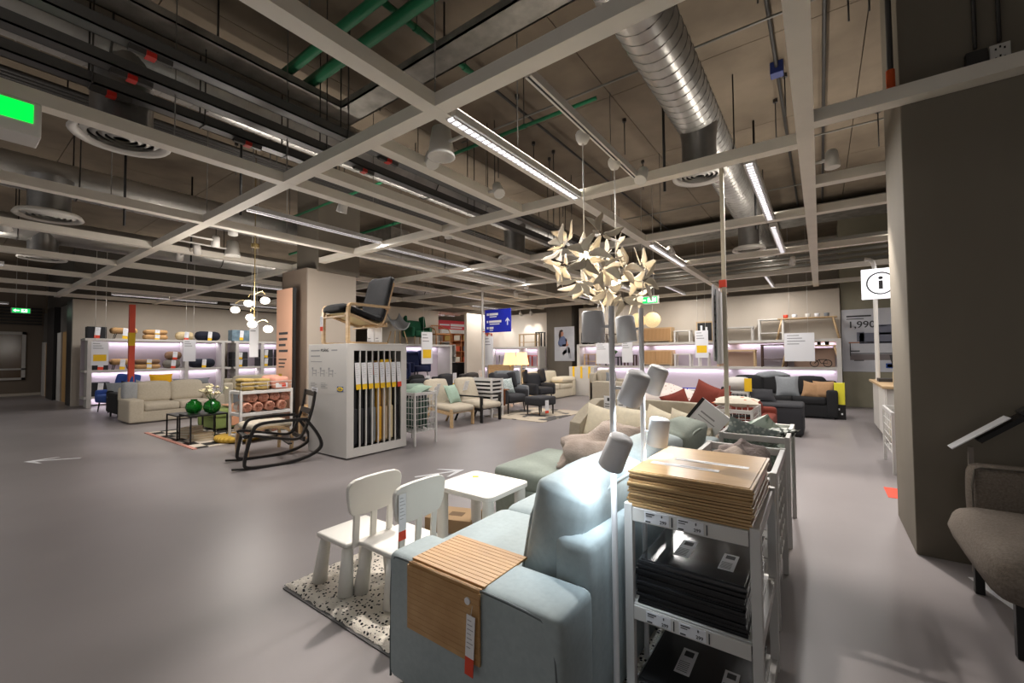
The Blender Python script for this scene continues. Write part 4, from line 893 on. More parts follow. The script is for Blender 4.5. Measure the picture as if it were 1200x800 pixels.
for i, (x, y, z, r_, rl, l) in enumerate(((-2.05, 4.5, .42, 25, .5, 'cream pillow at the corner of the curved sofa under the tall price card'), (-1.78, 4.6, .42, 5, .2, 'cream pillow second along the curved sofa back'), (-1.48, 4.62, .42, -4, .6, 'cream pillow in the middle of the curved sofa back'), (-1.18, 4.52, .42, -15, .3, 'cream pillow nearest the black framed price board'))): cush(l, (x, y, z), r_, .46, .42, .14, CRP, -.35, 'pillow', roll=rl*.5)
single('throw_heap', B().blob((0, 0, 0), (.58, .38, .3), .22, 2.1, 3, 44, 24, flat=-.02), TAUPE, 'fluffy taupe throw heaped on the end of the sage chaise', 'blanket', (-1.32, 3.5, .47), (0, 0, .5))
single('throw_heap', B().blob((0, 0, 0), (.36, .28, .26), .2, 2.3, 8, 36, 20, flat=-.02), mt('sand_throw', (166, 150, 132), .95, c2=(140, 124, 108), vs=9, bump=.5, bs=70), 'paler sand throw heaped on the curved beige sofa', 'blanket', (-1.7, 4.15, .44))
t = thing('price_card', 'pair of tall price cards, yellow footed, on the curved sofa back', 'price tag', (-2.0, 4.8, .62), -8)
for x in (-.08, .1): c = obj('card', B().bx(x-.055, x+.055, -.004, .004, .0, .3), TAGW, t); obj('yellow_end', B().bx(x-.056, x+.056, -.005, .005, 0, .06), TAGY if x < 0 else TAGW, c); obj('print', B().bx(x-.04, x+.02, -.0048, -.004, .2, .21).bx(x-.04, x+.03, -.0048, -.004, .17, .18).bx(x-.01, x+.04, -.0048, -.004, .24, .28), INK, c)
t = thing('price_board', 'slanted white price board with black edge leaning on the curved sofa', 'sign', (-1.13, 4.45, .48)); b = B().at((0, 0, 0), (0, radians(38), 0)).bx(-.14, .14, -.01, .01, 0, .52); obj('board', b, TAGW, t); obj('black_edge', B().at((0, 0, 0), (0, radians(38), 0)).bx(-.17, -.14, -.012, .012, 0, .52), BLACK, t)
obj('print', B().at((0, -.011, 0), (0, radians(38), 0)).bx(-.1, .05, 0, .001, .4, .415).bx(-.1, .08, 0, .001, .36, .37).bx(-.1, .02, 0, .001, .3, .31), GREYINK, t)
# ------------------------------------------------------------------ tall pole with hanging panels
t = thing('sign_pole', 'tall cream pole with hanging text panels behind the clear sided bin', 'sign pole', (-.74, 4.52, 0)); obj('pole', B().bx(-.018, .018, -.018, .018, 0, 3.36), mt('pole_cream', (200, 192, 172), .5), t, .003)
p = obj('panel', B().bx(-.065, -.055, -.26, .10, 1.35, 2.06), TAGW, t); obj('panel', B().bx(-.045, -.035, -.2, .12, 1.32, 2.02), TAGW, t)
b = B()
for k in range(9): b.bx(-.0545, -.054, -.2, .0-.08*(k % 3), 1.95-k*.06, 1.97-k*.06)
obj('print', b, GREYINK, p); obj('red_clip', B().bx(-.04, .02, -.03, .03, 2.06, 2.13), TAGR, t)
# ------------------------------------------------------------------ patterned crate, rust chair, floral bed sofa
sbin('wire_bin', 'white wire bin topped by a colourful cushion beside the tall pole', -1.13, -.7, 5.95, 6.75, .72, bot=.2, nx=6, ny=8, nz=7)
FLOR = mt('orange_leaf_print', (206, 198, 180), .9, c2=(190, 84, 34), kind='voronoi', vs=9, sharp=(.32, .26))
single('cushion', B().at((0, 0, -.2)).pillow(.55, .6, .13), FLOR, 'flat cream cushion with orange leaf print on top of the wire bin', 'cushion', (-.92, 6.34, .79), (pi/2, 0, .1))
for i, (y, l) in enumerate(((6.15, 'rust pompom cushion inside the wire bin, near end'), (6.45, 'dark patterned cushion inside the wire bin, far end'))): cush(l, (-.92, y, .21), 5, .38, .4, .16, RUST if i == 0 else mt('dark_print', (40, 38, 36), .9, c2=(190, 170, 140), kind='voronoi', vs=12, sharp=(.3, .2)), -.1)
sofa('rust_armchair', 'rust red low armchair behind the wire bin with the leaf cushion', (-1.25, 7.75, 0), 0, 1.3, .9, RUST, .62, .45, .2, .38, 1, .05, cat='armchair', bh=.3)
for i, (x, y, z, r_, s_, l) in enumerate(((-1.85, 7.3, .38, 30, .44, 'small rust cushion with white tag, leaning outermost'), (-1.62, 7.45, .40, -10, .56, 'large rust cushion standing highest on the rust armchair'), (-1.3, 7.4, .38, -25, .5, 'rust cushion tipped toward the wire bin'))): cush(l, (x, y, z), r_, s_, s_, .18, RUST, -.3, roll=.35*(1 if i % 2 else -1))
FLW = mt('floral_print', (216, 204, 196), .9, c2=(150, 84, 76), kind='voronoi', vs=13, sharp=(.22, .14))
sofa('daybed', 'black day bed sofa covered with a floral bedspread', (-2.5, 8.75, 0), 0, 2.2, 1.0, BLKF, .5, .45, .15, .4, 2, .03, backs=False)
single('bedspread', B().blob((0, 0, 0), (.85, .42, .38), .1, 1.8, 2, 40, 16, flat=-.01), FLW, 'rumpled floral bedspread lying on the black day bed', 'bedspread', (-2.6, 8.65, .43))
single('throw_blanket', B().blob((0, 0, 0), (.45, .2, .14), .1, 1.6, 5, 26, 12, flat=-.01), NAVY, 'navy blue throw folded along the front of the day bed', 'blanket', (-2.2, 8.22, .42))
t = thing('wire_stand', 'blue wire display stand on the back of the day bed', 'stand', (-2.1, 9.14, .42)); b = B()
for x in (-.12, .12): b.tube([(x*1.5, 0, 0), (x, 0, .3)], .01, 6)
obj('frame', b.tube([(-.22, 0, .3), (.22, 0, .3)], .012, 6), mt('blue_wire', (40, 60, 190), .5), t)
# ------------------------------------------------------------------ black sofa by the display wall
sofa('large_sofa', 'black long sofa with grey and tan cushions under the display shelves', (-.85, 11.75, 0), 0, 2.25, 1.0, BLKF, .86, .62, .2, .46, 3, .03)
cush('grey cushion in the middle of the black sofa', (-.62, 11.38, .44), 10, .46, .48, .16, GREYF, -.3); cush('tan cushion on the black sofa beside the grey one', (-.2, 11.36, .44), 8, .36, .36, .14, TAN, -.35, roll=.2); cush('tan cushion on the black sofa next to its armrest', (.02, 11.38, .44), -5, .38, .38, .14, TAN, -.3)
single('throw_blanket', B().blob((0, 0, 0), (.34, .14, .1), .15, 2, 5, 20, 10), GREYF, 'grey folded blanket on top of the black sofa back', 'blanket', (-1.0, 12.1, .88))
t = thing('ottoman', 'charcoal square ottoman in front of the black sofa', 'ottoman', (-.66, 8.98, 0)); obj('body', B().soft((0, 0, .27), (.8, .75, .48), .035), CHAR, t); obj('foot', B().bx(-.36, .36, -.33, .33, 0, .04), BLACK, t); obj('seat_top', B().soft((0, 0, .5), (.8, .75, .08), .035, .01), CHAR, t)
cush('charcoal round cushion lying on the square ottoman', (-.85, 8.9, .55), 20, .42, .32, .14, CHAR, -.9)
t = thing('floor_box', 'yellow and black packed floor box beside the black sofa end', 'box', (.3, 11.45, 0)); obj('yellow_panel', B().at((0, 0, 0), (.12, 0, 0)).bx(-.09, .09, -.03, .03, .32, .78), mt('bright_yellow', (225, 215, 60), .6), t); obj('black_panel', B().at((0, -.02, 0), (.12, 0, 0)).bx(-.1, .1, -.04, .03, 0, .32), BLACK, t); obj('white_dot', B().at((0, -.061, 0), (.12, 0, 0)).bx(-.03, .0, -.002, .002, .2, .24).bx(.02, .05, -.002, .002, .1, .14), TAGW, t)
sbin('storage_bin', 'white bin with yellow tag in front of the black sofa', -1.53, -1.1, 8.85, 9.5, .72, bot=.3)
single('storage_hood', B().soft((0, 0, .1), (.4, .6, .22), .08, .02, 4), OFFW, 'white packed duvet on top of the bin with yellow tag', 'duvet', (-1.32, 9.17, .74)); single('tag_card', B().bx(-.06, .06, -.004, .004, 0, .24), TAGY, 'yellow tag card on the corner of the white bin', 'price tag', (-1.09, 8.83, .72))
# ------------------------------------------------------------------ armchair row beyond the display cabinet
t = sbin('cushion_bin', 'white wire bin of green cushions next to the display cabinet', -5.75, -5.17, 4.5, 4.95, .84, bot=.22, nx=8, ny=7, nz=6); GC = fab('dark_green_cushion', (72, 96, 84)); GC2 = fab('grey_green_cushion', (120, 138, 126))
for i, (x, y, z, a) in enumerate(((-5.46, 4.6, .23, 0), (-5.46, 4.73, .23, 3), (-5.46, 4.86, .23, -3))): cush(['front', 'middle', 'rear'][i]+' dark green cushion packed upright in the wire bin', (x, y, z), a, .42, .5, .11, GC, -.04)
for i, (x, y, z, l) in enumerate(((-5.5, 4.62, .78, 'pale green cushion on the heap in the cushion bin, by the cabinet'), (-5.4, 4.82, .8, 'grey green cushion topping the heap in the cushion bin'))): cush(l, (x, y, z), 70*i, .42, .4, .12, (MINT, GC2)[i], -1.25)
lounge('beige lounge chair with natural wood legs and a mint cushion', (-6.2, 6.36, 0), 90, BEIGE, PINE, False); cush('mint cushion on the beige lounge chair with wood legs', (-6.18, 6.5, .43), 100, .42, .42, .14, MINT, -.45)
pt = thing('price_tag', 'pair of white and orange tags on the back of the wood legged lounge chair', 'price tag', (-6.38, 6.2, .84)); price_tag(pt, (0, 0, 0), (.35, 0, radians(90)), .1, .4, TAGR, .14); price_tag(pt, (.02, -.1, -.05), (.35, 0, radians(90)), .07, .34, TAGR, .2)
lounge('beige lounge chair with black wooden frame', (-6.1, 7.15, 0), 90, BEIGE, BLACK, True)
pt = thing('price_tag', 'white and yellow tag draped over the black framed lounge chair', 'price tag', (-6.32, 7.0, .86)); price_tag(pt, (0, 0, 0), (.35, 0, radians(90)), .14, .34, TAGY, .2)
t = thing('slatted_bin', 'tall white slatted bin behind the black framed lounge chair', 'bin', (-6.5, 7.75, 0))
for x in (-.42, .42):
    for y in (-.2, .2): obj('post', B().bx(x-.02, x+.02, y-.02, y+.02, 0, .88), WHITE, t, .003)
for k in range(8):
    z = .2+k*.09; obj('slat', B().bx(-.42, .42, -.21, -.2, z, z+.045).bx(-.42, .42, .2, .21, z, z+.045).bx(.42, .43, -.2, .2, z, z+.045).bx(-.43, -.42, -.2, .2, z, z+.045), WHITE, t)
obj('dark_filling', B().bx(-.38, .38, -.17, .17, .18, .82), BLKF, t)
wingchair('charcoal wing chair with a rust brown throw over its arm', (-6.35, 8.55, 0), 80, CHAR, BLACK, .95)
hang('throw_blanket', 'rust brown throw hanging over the charcoal wing chair arm', [(-6.3, .45), (-6.3, .62), (-6.2, .63)], 8.02, 8.12, .02, BROWN, seed=2) if False else single('throw_blanket', B().bx(-.2, .2, -.012, .012, -.36, .02).bx(-.2, .2, 0, .16, .0, .022), BROWN, 'rust brown throw hanging over the charcoal wing chair arm', 'blanket', (-6.3, 8.13, .58), (0, 0, radians(-10)), bev=.008)
cush('white patterned cushion on the charcoal wing chair', (-6.35, 8.6, .46), 80, .42, .4, .13, PATL, -.35)
t = thing('footstool', 'charcoal square footstool on the patterned rug in front of the wing chair', 'footstool', (-5.45, 8.62, .012), 80); obj('seat', B().soft((0, 0, .32), (.6, .5, .2), .04, .015, 5), CHAR, t)
for sx in (-.24, .24):
    for sy in (-.19, .19): obj('leg', B().cyl((sx, sy, 0), .014, .24, 8, .022), BLACK, t)
pt = thing('price_tag', 'white tag with red end hanging from the charcoal footstool', 'price tag', (-5.19, 8.5, .36)); price_tag(pt, (0, 0, 0), (0, 0, radians(80)), .12, .3, TAGR, .2)
wingchair('pale grey wing chair behind the charcoal wing chair', (-7.0, 9.55, 0), 70, GREYF, BLACK, 1.02)
wingchair('dark grey armchair between the grey wing chair and white slipcover sofa', (-6.85, 10.75, 0), 75, CHAR, BLACK, .8, 'club_chair')
t = thing('area_rug', 'flat grey patterned rug under the charcoal footstool', 'rug', (-5.6, 8.6, 0), 0); obj('pile', B().bx(-.75, .85, -1.0, 1.0, 0, .011), mt('rug_grey', (176, 164, 146), .95, c2=(74, 72, 70), vs=1.8, sharp=(.52, .56)), t)
for i, (x, y) in enumerate(((-7.75, 10.55), (-7.42, 10.7))):
    t = thing('standing_lamp', 'glowing cream shade lamp %s' % ['beside the wood panel', 'second of the pair, nearer the white sofa'][i], 'floor lamp', (x, y, 0)); obj('stem', B().cyl((0, 0, .02), .012, 1.2, 8).cyl((0, 0, 0), .14, .02, 20), BRASS, t)
    obj('shade', B().lathe([(.22, 1.12), (.15, 1.5)], n=24, caps=False), mt('shade_glow', (255, 214, 150), .8, es=.9), t); L = bpy.data.lights.new('lamp_light', 'POINT'); L.energy = 12; L.color = (1, .8, .5); L.shadow_soft_size = .08; o = bpy.data.objects.new('lamp_light', L); COL.objects.link(o); o.parent = t; o.location = (0, 0, 1.3)
t = thing('veneer_board', 'plain wood veneer panel behind the two cream shade lamps', 'panel', (-8.9, 11.6, 0), 90); obj('board', B().bx(-.7, .7, -.02, .02, .02, 1.1), PINE, t); obj('foot', B().bx(-.7, .7, -.1, .1, 0, .02), PINE, t)
sofa('slipcover_sofa', 'white slipcover sofa with folded throw and pillows', (-7.35, 12.2, 0), 90, 2.0, .95, IVORY, .78, .55, .2, .46, 2, .02, (0, 1))
cush('pale grey pillow leaning at the end of the white slipcover sofa', (-7.5, 11.7, .46), 100, .5, .44, .16, LGREY, -.3, 'pillow'); cush('cream pillow on the white slipcover sofa next to the grey one', (-7.5, 12.1, .46), 85, .5, .46, .16, CREAM, -.35, 'pillow', roll=.3)
single('throw_blanket', B().soft((0, 0, .1), (.5, .9, .2), .09, .03, 5), IVORY, 'folded ivory quilt on the white slipcover sofa', 'blanket', (-7.15, 12.8, .47))
pt = thing('price_tag', 'orange ended price tags lying on the white slipcover sofa', 'price tag', (-6.86, 11.9, .47)); price_tag(pt, (0, 0, .0), (radians(75), 0, radians(90)), .1, .34, TAGR, .3); price_tag(pt, (0, .25, 0), (radians(75), 0, radians(80)), .1, .34, TAGR, .3)
sofa('loveseat', 'beige loveseat seen from its armrest side beside the white pole lamps', (-5.1, 12.35, 0), 90, 1.6, 1.0, BEIGE, .95, .64, .22, .46, 2, .03, bh=.5)
cush('small grey cushion with yellow tag on the beige loveseat', (-5.0, 11.8, .6), 20, .3, .3, .1, GREYF, -.2)
t = thing('packed_box', 'white box with yellow straps behind the slipcover sofa', 'box', (-6.7, 13.42, 0)); obj('box', B().bx(-.48, .48, -.15, .15, .0, 1.0), OFFW, t, .01)
for x in (-.3, 0, .3): obj('strap', B().bx(x-.04, x+.04, -.157, -.15, .6, 1.0).bx(x-.04, x+.04, -.157, .15, 1.0, 1.006), TAGY, t)
# ------------------------------------------------------------------ bedding shelves along the side wall
GLOWP = mt('shelf_back', (192, 182, 190), .7)
def shelf_unit(label, loc, rz, w, levels, posts, d=.5, back=True, top=None):
    t = thing('display_shelf', label, 'shelf', loc, rz); h = max(levels)
    if back: obj('back_panel', B().bx(-w/2, w/2, d/2-.02, d/2, .05, h-.02), GLOWP, t)
    for z in levels: obj('board', B().bx(-w/2, w/2, -d/2, d/2, z-.07, z), OFFW, t, .004)
    for x in posts: obj('post', B().bx(x-.05, x+.05, -d/2-.01, -d/2+.06, 0, h-.07).bx(x-.02, x+.02, -d/2+.06, d/2-.02, 0, h-.07), OFFW, t, .003)
    for z in levels:
        n = max(1, int(w/2.4))
        for k in range(n):
            a = area((-w/2+(k+.5)*w/n, d/2-.1, z-.08), (0, 0, 0), w/n*.9, .04, 2.2*w/n, (.96, .88, 1)); a.parent = t
    return t
shelf_unit('white bedding shelves along the side wall behind the cream sofa', (-17.2, 4.45, 0), 90, 3.7, [2.0, 1.08, .32], [-1.75, .55, 1.6], .6)
shelf_unit('white shelves of boxes beyond the bedding shelves', (-17.2, 7.7, 0), 90, 2.6, [2.0, 1.08, .32], [-1.2, -.35, .4, 1.2], .6)
BLKX = mt('black_box', (24, 25, 30), .6); TANR = fab('tan_roll', (186, 146, 98)); PALR = fab('pale_roll', (200, 180, 140)); NAVR = fab('navy_roll', (22, 26, 40)); GRR = fab('grey_roll', (120, 116, 108)); BRR = fab('brown_roll', (134, 104, 80))
def packed(name, label, y, z, w, h, m, kind='roll', grp=None, x=-17.15, tagc=TAGY):
    t = thing(name, label, {'roll': 'floor cushion', 'box': 'box', 'stool': 'stool'}[kind], (x, y, z), 90, grp)
    if kind == 'roll': obj('body', B().soft((0, 0, h/2), (w, .36, h), h*.48, .0, 5), m, t)
    if kind == 'box': obj('body', B().bx(-w/2, w/2, -.18, .18, 0, h), m, t, .006)
    if kind == 'stool':
        obj('body', B().soft((0, 0, h-.09), (w, .36, .18), .085, 0, 5), m, t); b = B()
        for s in (-1, 1): b.tube([(s*w*.28, -.1, h-.16), (s*w*.36, -.1, .0), (s*w*.36, .1, 0), (s*w*.28, .1, h-.16)], .012, 6)
        obj('wire_leg', b, BLACK, t)
    price_tag(t, (w*.02, -.2, h*.95), (0, radians(4), 0), .12, min(.34, h*.95), tagc, .28, 4); return t
ZT, ZM = 2.0, 1.08
packed('storage_box', 'black box with price tag on top of the bedding shelves', 2.86, ZT, .4, .34, BLKX, 'box', tagc=TAGR); packed('padded_stool', 'tan padded stool on wire legs on the top bedding shelf', 3.47, ZT, .62, .34, TANR, 'stool')
packed('floor_cushion', 'lower round tan floor cushion of two on the top bedding shelf', 4.23, ZT, .6, .16, TANR); packed('floor_cushion', 'upper round tan floor cushion of two on the top bedding shelf', 4.23, ZT+.16, .58, .15, TANR)
packed('floor_cushion', 'pale cream round floor cushion on the top bedding shelf', 5.0, ZT, .5, .28, PALR, tagc=TAGR); packed('floor_cushion', 'navy long floor cushion on the top bedding shelf', 5.66, ZT, .75, .32, NAVR)
packed('storage_box', 'black box on the middle bedding shelf', 2.95, ZM, .32, .34, BLKX, 'box', tagc=TAGR); packed('padded_stool', 'tan padded stool on wire legs on the middle bedding shelf', 3.42, ZM, .5, .32, TANR, 'stool')
packed('floor_cushion', 'lower tan floor cushion of two on the middle bedding shelf', 4.04, ZM, .62, .15, TANR); packed('floor_cushion', 'upper tan floor cushion of two on the middle bedding shelf', 4.04, ZM+.15, .6, .15, BRR)
packed('floor_cushion', 'grey floor cushion under the brown one on the middle bedding shelf', 4.66, ZM, .46, .28, GRR, tagc=TAGR); packed('floor_cushion', 'brown floor cushion stacked on the grey one on the middle bedding shelf', 4.7, ZM+.28, .44, .27, BRR, tagc=TAGR)
packed('floor_cushion', 'navy floor cushion on the middle bedding shelf', 5.5, ZM, .76, .3, NAVR)
packed('storage_box', 'dark box on the bottom bedding shelf beside the blue armchair', 2.95, .32, .4, .4, BLKX, 'box', tagc=TAGR)
t = packed('picture_box', 'box with a sofa picture in blue grey on top of the far shelves', 6.65, ZT, .6, .4, mt('picture_blue', (120, 144, 156), .5, c2=(86, 104, 116), vs=6), 'box')
for i, (y, z) in enumerate(((6.62, ZM), (6.62, ZM+.27), (7.5, ZM), (7.5, ZM+.32), (8.2, ZM), (8.2, ZM+.32))): packed('storage_box', '%s charcoal box in the %s stack on the far shelves' % (('lower', 'upper')[i % 2], ('first', 'second', 'third')[i//2]), y, z, .5, .26 if i < 2 else .31, CHAR, 'box')
def placard(label, loc, rz, w, h, hang=0, yel=True, lines=3, price=None):
    t = thing('info_placard', label, 'sign', loc, rz); obj('card', B().bx(-w/2, w/2, -.006, .006, 0, h), TAGW, t)
    if yel: obj('yellow_block', B().bx(-w*.38, w*.38, -.008, -.006, h*.18, h*.45), TAGY, t)
    b = B()
    for k in range(lines): b.bx(-w*.4, w*(.0+.1*(k % 3)), -.0075, -.006, h*(.9-.1*k), h*(.93-.1*k))
    obj('print', b, GREYINK, t)
    if hang:
        for s_ in (-1, 1): obj('cord', B().tube([(s_*w*.3, 0, h), (s_*w*.3, 0, 5.0-loc[2])], .004, 4), WPL, t)
    return t
placard('white card with yellow block hanging over the first post of the bedding shelves', (-16.6, 2.86, 1.22), 90, .36, .68, 1.32)
placard('white card without yellow hanging over the second post of the bedding shelves', (-16.6, 4.98, 1.3), 90, .34, .7, 1.22, False)
placard('narrow white card hanging in front of the far box shelves', (-9.0, 3.75, 1.42), 45, .16, .72, 1.08, False)
t = thing('marker_post', 'tall orange red post with yellow label in front of the bedding shelves', 'sign post', (-15, 3.2, 0)); obj('post', B().bx(-.06, .06, -.06, .06, 0, 2.86), mt('post_orange', (226, 84, 56), .5), t, .004); obj('yellow_label', B().bx(-.063, .065, -.065, .063, 1.75, 2.1), TAGY, t)
# ------------------------------------------------------------------ seating before the bedding shelves
sofa('sofa', 'cream two seat sofa facing the black side tables', (-12.4, 3.42, 0), 90, 1.8, .98, CREAM, .84, .52, .26, .42, 2, .02, bh=.46)
t = thing('throw_blanket', 'grey throw with yellow end hanging over the cream sofa back corner', 'blanket', (-12.68, 2.68, .5)); obj('cloth', B().soft((0, 0, .17), (.3, .24, .4), .05, .01), LGREY, t); obj('yellow_end', B().soft((0, 0, -.06), (.28, .22, .09), .03), fab('yellow_cloth', (210, 160, 30)), t)
cush('yellow plush cushion on the cream sofa back below the shelves', (-12.82, 3.3, .74), 90, .46, .3, .2, fab('yellow_plush', (222, 168, 24)), -.2); cush('grey blanket roll on the cream sofa back', (-12.82, 3.9, .74), 90, .8, .16, .2, GREYF, 0, 'blanket_roll')
sofa('chaise', 'black chaise sofa between the cream sofa and the blue armchair', (-13.55, 3.2, 0), 90, 1.3, 1.1, BLKF, .72, .6, .2, .42, 1, .12, (1, 0), backs=False)
for i, (y, z, m, l) in enumerate(((2.75, .56, GREYF, 'grey'), (2.98, .56, BLKF, 'black patterned'), (3.2, .56, LGREY, 'light grey'), (3.45, .6, fab('sky_blue', (110, 150, 210)), 'sky blue'))): cush('%s cushion on the black chaise behind the blue armchair' % l, (-13.95, y, z-.1), 90, .42, .4, .14, m, -.4, roll=.15*i)
t = wingchair('blue low armchair at the end of the bedding shelves', (-15.3, 3.0, 0), 10, BLUE, BLACK, .72, 'blue_armchair')
sofa('sofa', 'white curved arm sofa behind the cream sofa', (-13.9, 6.0, 0), 70, 1.9, .95, IVORY, .86, .66, .24, .46, 1, .05)
sofa('grey_armchair', 'grey armchair between the cream sofa and the white curved arm sofa', (-12.6, 5.3, 0), 60, .9, .85, GREYF, .62, .58, .16, .4, 1, .05, cat='armchair')
sofa('lime_sofa', 'lime green low sofa behind the rack of rolled throws', (-9.75, 4.05, 0), 90, 1.7, .9, OLIVE, .46, .4, .12, .42, 2, .05, (0, 0), backs=False)
single('throw_blanket', B().bx(-.02, .02, -.22, .22, -.34, .03).bx(-.5, .02, -.22, .22, .01, .04), mt('peach_throw', (206, 150, 118), .95, c2=(216, 172, 140), kind='wave', vs=14, sharp=(.3, .7), bump=.4, bs=60), 'peach knitted throw hanging over the lime sofa front', 'blanket', (-9.28, 3.7, .44), bev=.01)
# ------------------------------------------------------------------ chair shelves beyond the display cabinet
shelf_unit('white chair shelves with the green armchair on top', (-11.4, 9.9, 0), 90, 3.0, [1.82, .62], [-1.45, 1.45], .7)
wingchair('dark green velvet armchair on top of the chair shelves', (-11.3, 9.95, 1.82), 80, GRNF, PINE, .74, 'green_armchair')
t = thing('shell_chair', 'pale shell chair on wooden legs beside the green armchair', 'armchair', (-11.3, 9.1, 1.82), 80); obj('shell', B().at((0, 0, .42)).grid(lambda u, v: ((v-.5)*.6*(1-.2*u), -.3+.6*u-.0*v, .02+.36*u**2.2+.25*(2*abs(v-.5))**3), 10, 8, th=.03), LGREY, t)
for sx in (-1, 1):
    for sy in (-1, 1): obj('leg', B().tube([(sx*.16, sy*.14, .42), (sx*.24, sy*.24, 0)], .02, 8), PINE, t)
t = thing('rattan_chair', 'rattan armchair with slim spindles on the chair shelves end', 'armchair', (-11.3, 11.0, 1.82), 80); RAT = mt('rattan', (176, 120, 66), .6)
obj('seat', B().bx(-.28, .28, -.26, .26, .36, .4), RAT, t, .01); obj('hoop', B().tube(smooth([(-.3, -.25, 0), (-.31, -.25, .56), (-.3, .1, .6), (-.2, .28, .72), (.2, .28, .72), (.3, .1, .6), (.31, -.25, .56), (.3, -.25, 0)], 2), .018, 8), RAT, t)
for k in range(9): a = -.26+k*.065; obj('spindle', B().tube([(a, .24, .4), (a, .27, .7)], .007, 5), RAT, t)
for s in (-1, 1): obj('leg', B().tube([(s*.24, .22, .38), (s*.27, .3, 0)], .018, 7), RAT, t)
wingchair('navy blue high back chair on the lower chair shelf', (-11.3, 9.9, .62), 85, NAVY, BLACK, 1.0, 'navy_chair'); sofa('navy_armchair', 'navy block armchair at the near end of the lower chair shelf', (-11.3, 9.0, .62), 85, .8, .7, NAVY, .72, .56, .12, .4, 1, .04, cat='armchair')
sofa('dark_armchair', 'black armchair with white tag before the chair shelves', (-9.6, 8.6, 0), 90, .8, .8, BLKF, .8, .58, .14, .44, 1, .1, cat='armchair'); sofa('dark_armchair', 'charcoal armchair with yellow ended tag, middle of the row before the chair shelves', (-9.3, 9.5, 0), 90, .85, .8, CHAR, .86, .56, .14, .44, 1, .1, cat='armchair'); sofa('dark_armchair', 'charcoal brown armchair at the bookcase end of the row', (-9.1, 10.5, 0), 90, .85, .8, fab('dark_brown_fabric', (58, 54, 52)), .9, .56, .14, .44, 1, .1, cat='armchair')
for i, (x, y, z) in enumerate(((-9.2, 8.5, .85), (-8.9, 9.3, .9), (-8.7, 10.25, .95))):
    pt = thing('price_tag', 'white and yellow tag on the %s dark armchair in the row' % ['first', 'middle', 'last'][i], 'price tag', (x, y, z)); price_tag(pt, (0, 0, 0), (0, 0, radians(90)), .16, .38, TAGY, .2)
t = thing('round_pouf', 'charcoal round armchair seen over the cushion bin', 'armchair', (-8.6, 7.9, 0), 90); obj('seat', B().soft((0, 0, .225), (.7, .7, .45), .2), CHAR, t); obj('backrest', B().soft((0, .25, .6), (.68, .2, .4), .1), CHAR, t)
placard('tall white placard with yellow price block hanging by the chair shelves', (-10.6, 9.75, 1.15), 80, .42, 1.06, 1.0)
# ------------------------------------------------------------------ bookcases and direction signs
def bookcase(label, loc, rz, w, h, m, nx, nz, d=.35, name='bookcase'):
    t = thing(name, label, 'bookcase', loc, rz); b = B()
    obj('back', B().bx(-w/2, w/2, d/2-.02, d/2, 0, h), m, t)
    for k in range(nx+1): x = -w/2+w*k/nx; obj('upright', B().bx(x-.015, x+.015, -d/2, d/2, 0, h), m, t)
    for k in range(nz+1): z = .03+(h-.06)*k/nz; obj('shelf', B().bx(-w/2, w/2, -d/2, d/2, z-.015, z+.015), m, t)
    return t
bookcase('white narrow bookcase beyond the chair shelves', (-12.6, 12.3, 0), 80, .8, 2.0, OFFW, 1, 5); bookcase('white glass door style bookcase next to the narrow one', (-13.4, 13.5, 0), 60, .7, 1.9, OFFW, 1, 4)
ORW = mt('orange_wood', (176, 110, 60), .5); t = bookcase('orange brown tall bookcase under the red hanging sign', (-14.6, 15.5, 0), 20, 1.5, 2.7, ORW, 3, 5)
R = random.Random(5)
for i in range(12):
    x, k = i % 3, i//3; c = [(190, 80, 50), (210, 200, 180), (60, 90, 110), (180, 150, 80)][R.randrange(4)]
    single('shelf_box', B().bx(-.15, .15, -.1, .1, 0, .24), mt('box_%d' % c[0], c, .7), 'small box in column %s, shelf %s of the orange brown bookcase' % ('one two three'.split()[x], 'one two three four'.split()[k]), 'box', tuple(Vector((-14.6, 15.5, 0))+Matrix.Rotation(radians(20), 3, 'Z') @ Vector((-.5+x*.5, -.05, .58+k*.53-.0))), (0, 0, radians(20)))
t = thing('dark_cabinet', 'tall black cabinet with a silver handle beyond the dark armchairs', 'cabinet', (-11.3, 12.4, 0), 75); obj('body', B().bx(-.5, .5, -.2, .2, 0, 1.15), BLACK, t, .004); obj('handle', B().bx(-.1, -.06, -.225, -.2, .5, 1.0), CHROME, t); obj('low_body', B().bx(-1.0, -.52, -.2, .2, .7, 1.15), BLACK, t)
struct('wall_bookcase_side', B().bx(-17.8, -12.4, 15.9, 16, 0, 3.1), mt('wall_light2', (222, 214, 206), .7))
struct('wall_divider', B().bx(-10.75, -10.63, 11.75, 12.8, 0, 3.0), PANEL)
t = thing('hanging_sign', 'red hanging sign with white lettering lines above the bookcases', 'sign', (-12.6, 13.25, 2.42), 80); obj('board', B().bx(-.95, .95, -.02, .02, .1, .48), mt('sign_red', (206, 60, 72), .5), t); obj('lower_strip', B().bx(-.8, .95, -.02, .02, -.06, .1), WPL, t); obj('print', B().bx(-.85, -.35, -.024, -.02, .26, .32).bx(-.3, .5, -.024, -.02, .24, .34).bx(.52, .85, -.024, -.02, .26, .32).bx(-.3, .3, -.024, -.02, .15, .2), TAGW, t); obj('cord', B().tube([(-.8, 0, .48), (-.8, 0, 2.58)], .006, 4).tube([(.8, 0, .48), (.8, 0, 2.58)], .006, 4), WIRE, t)
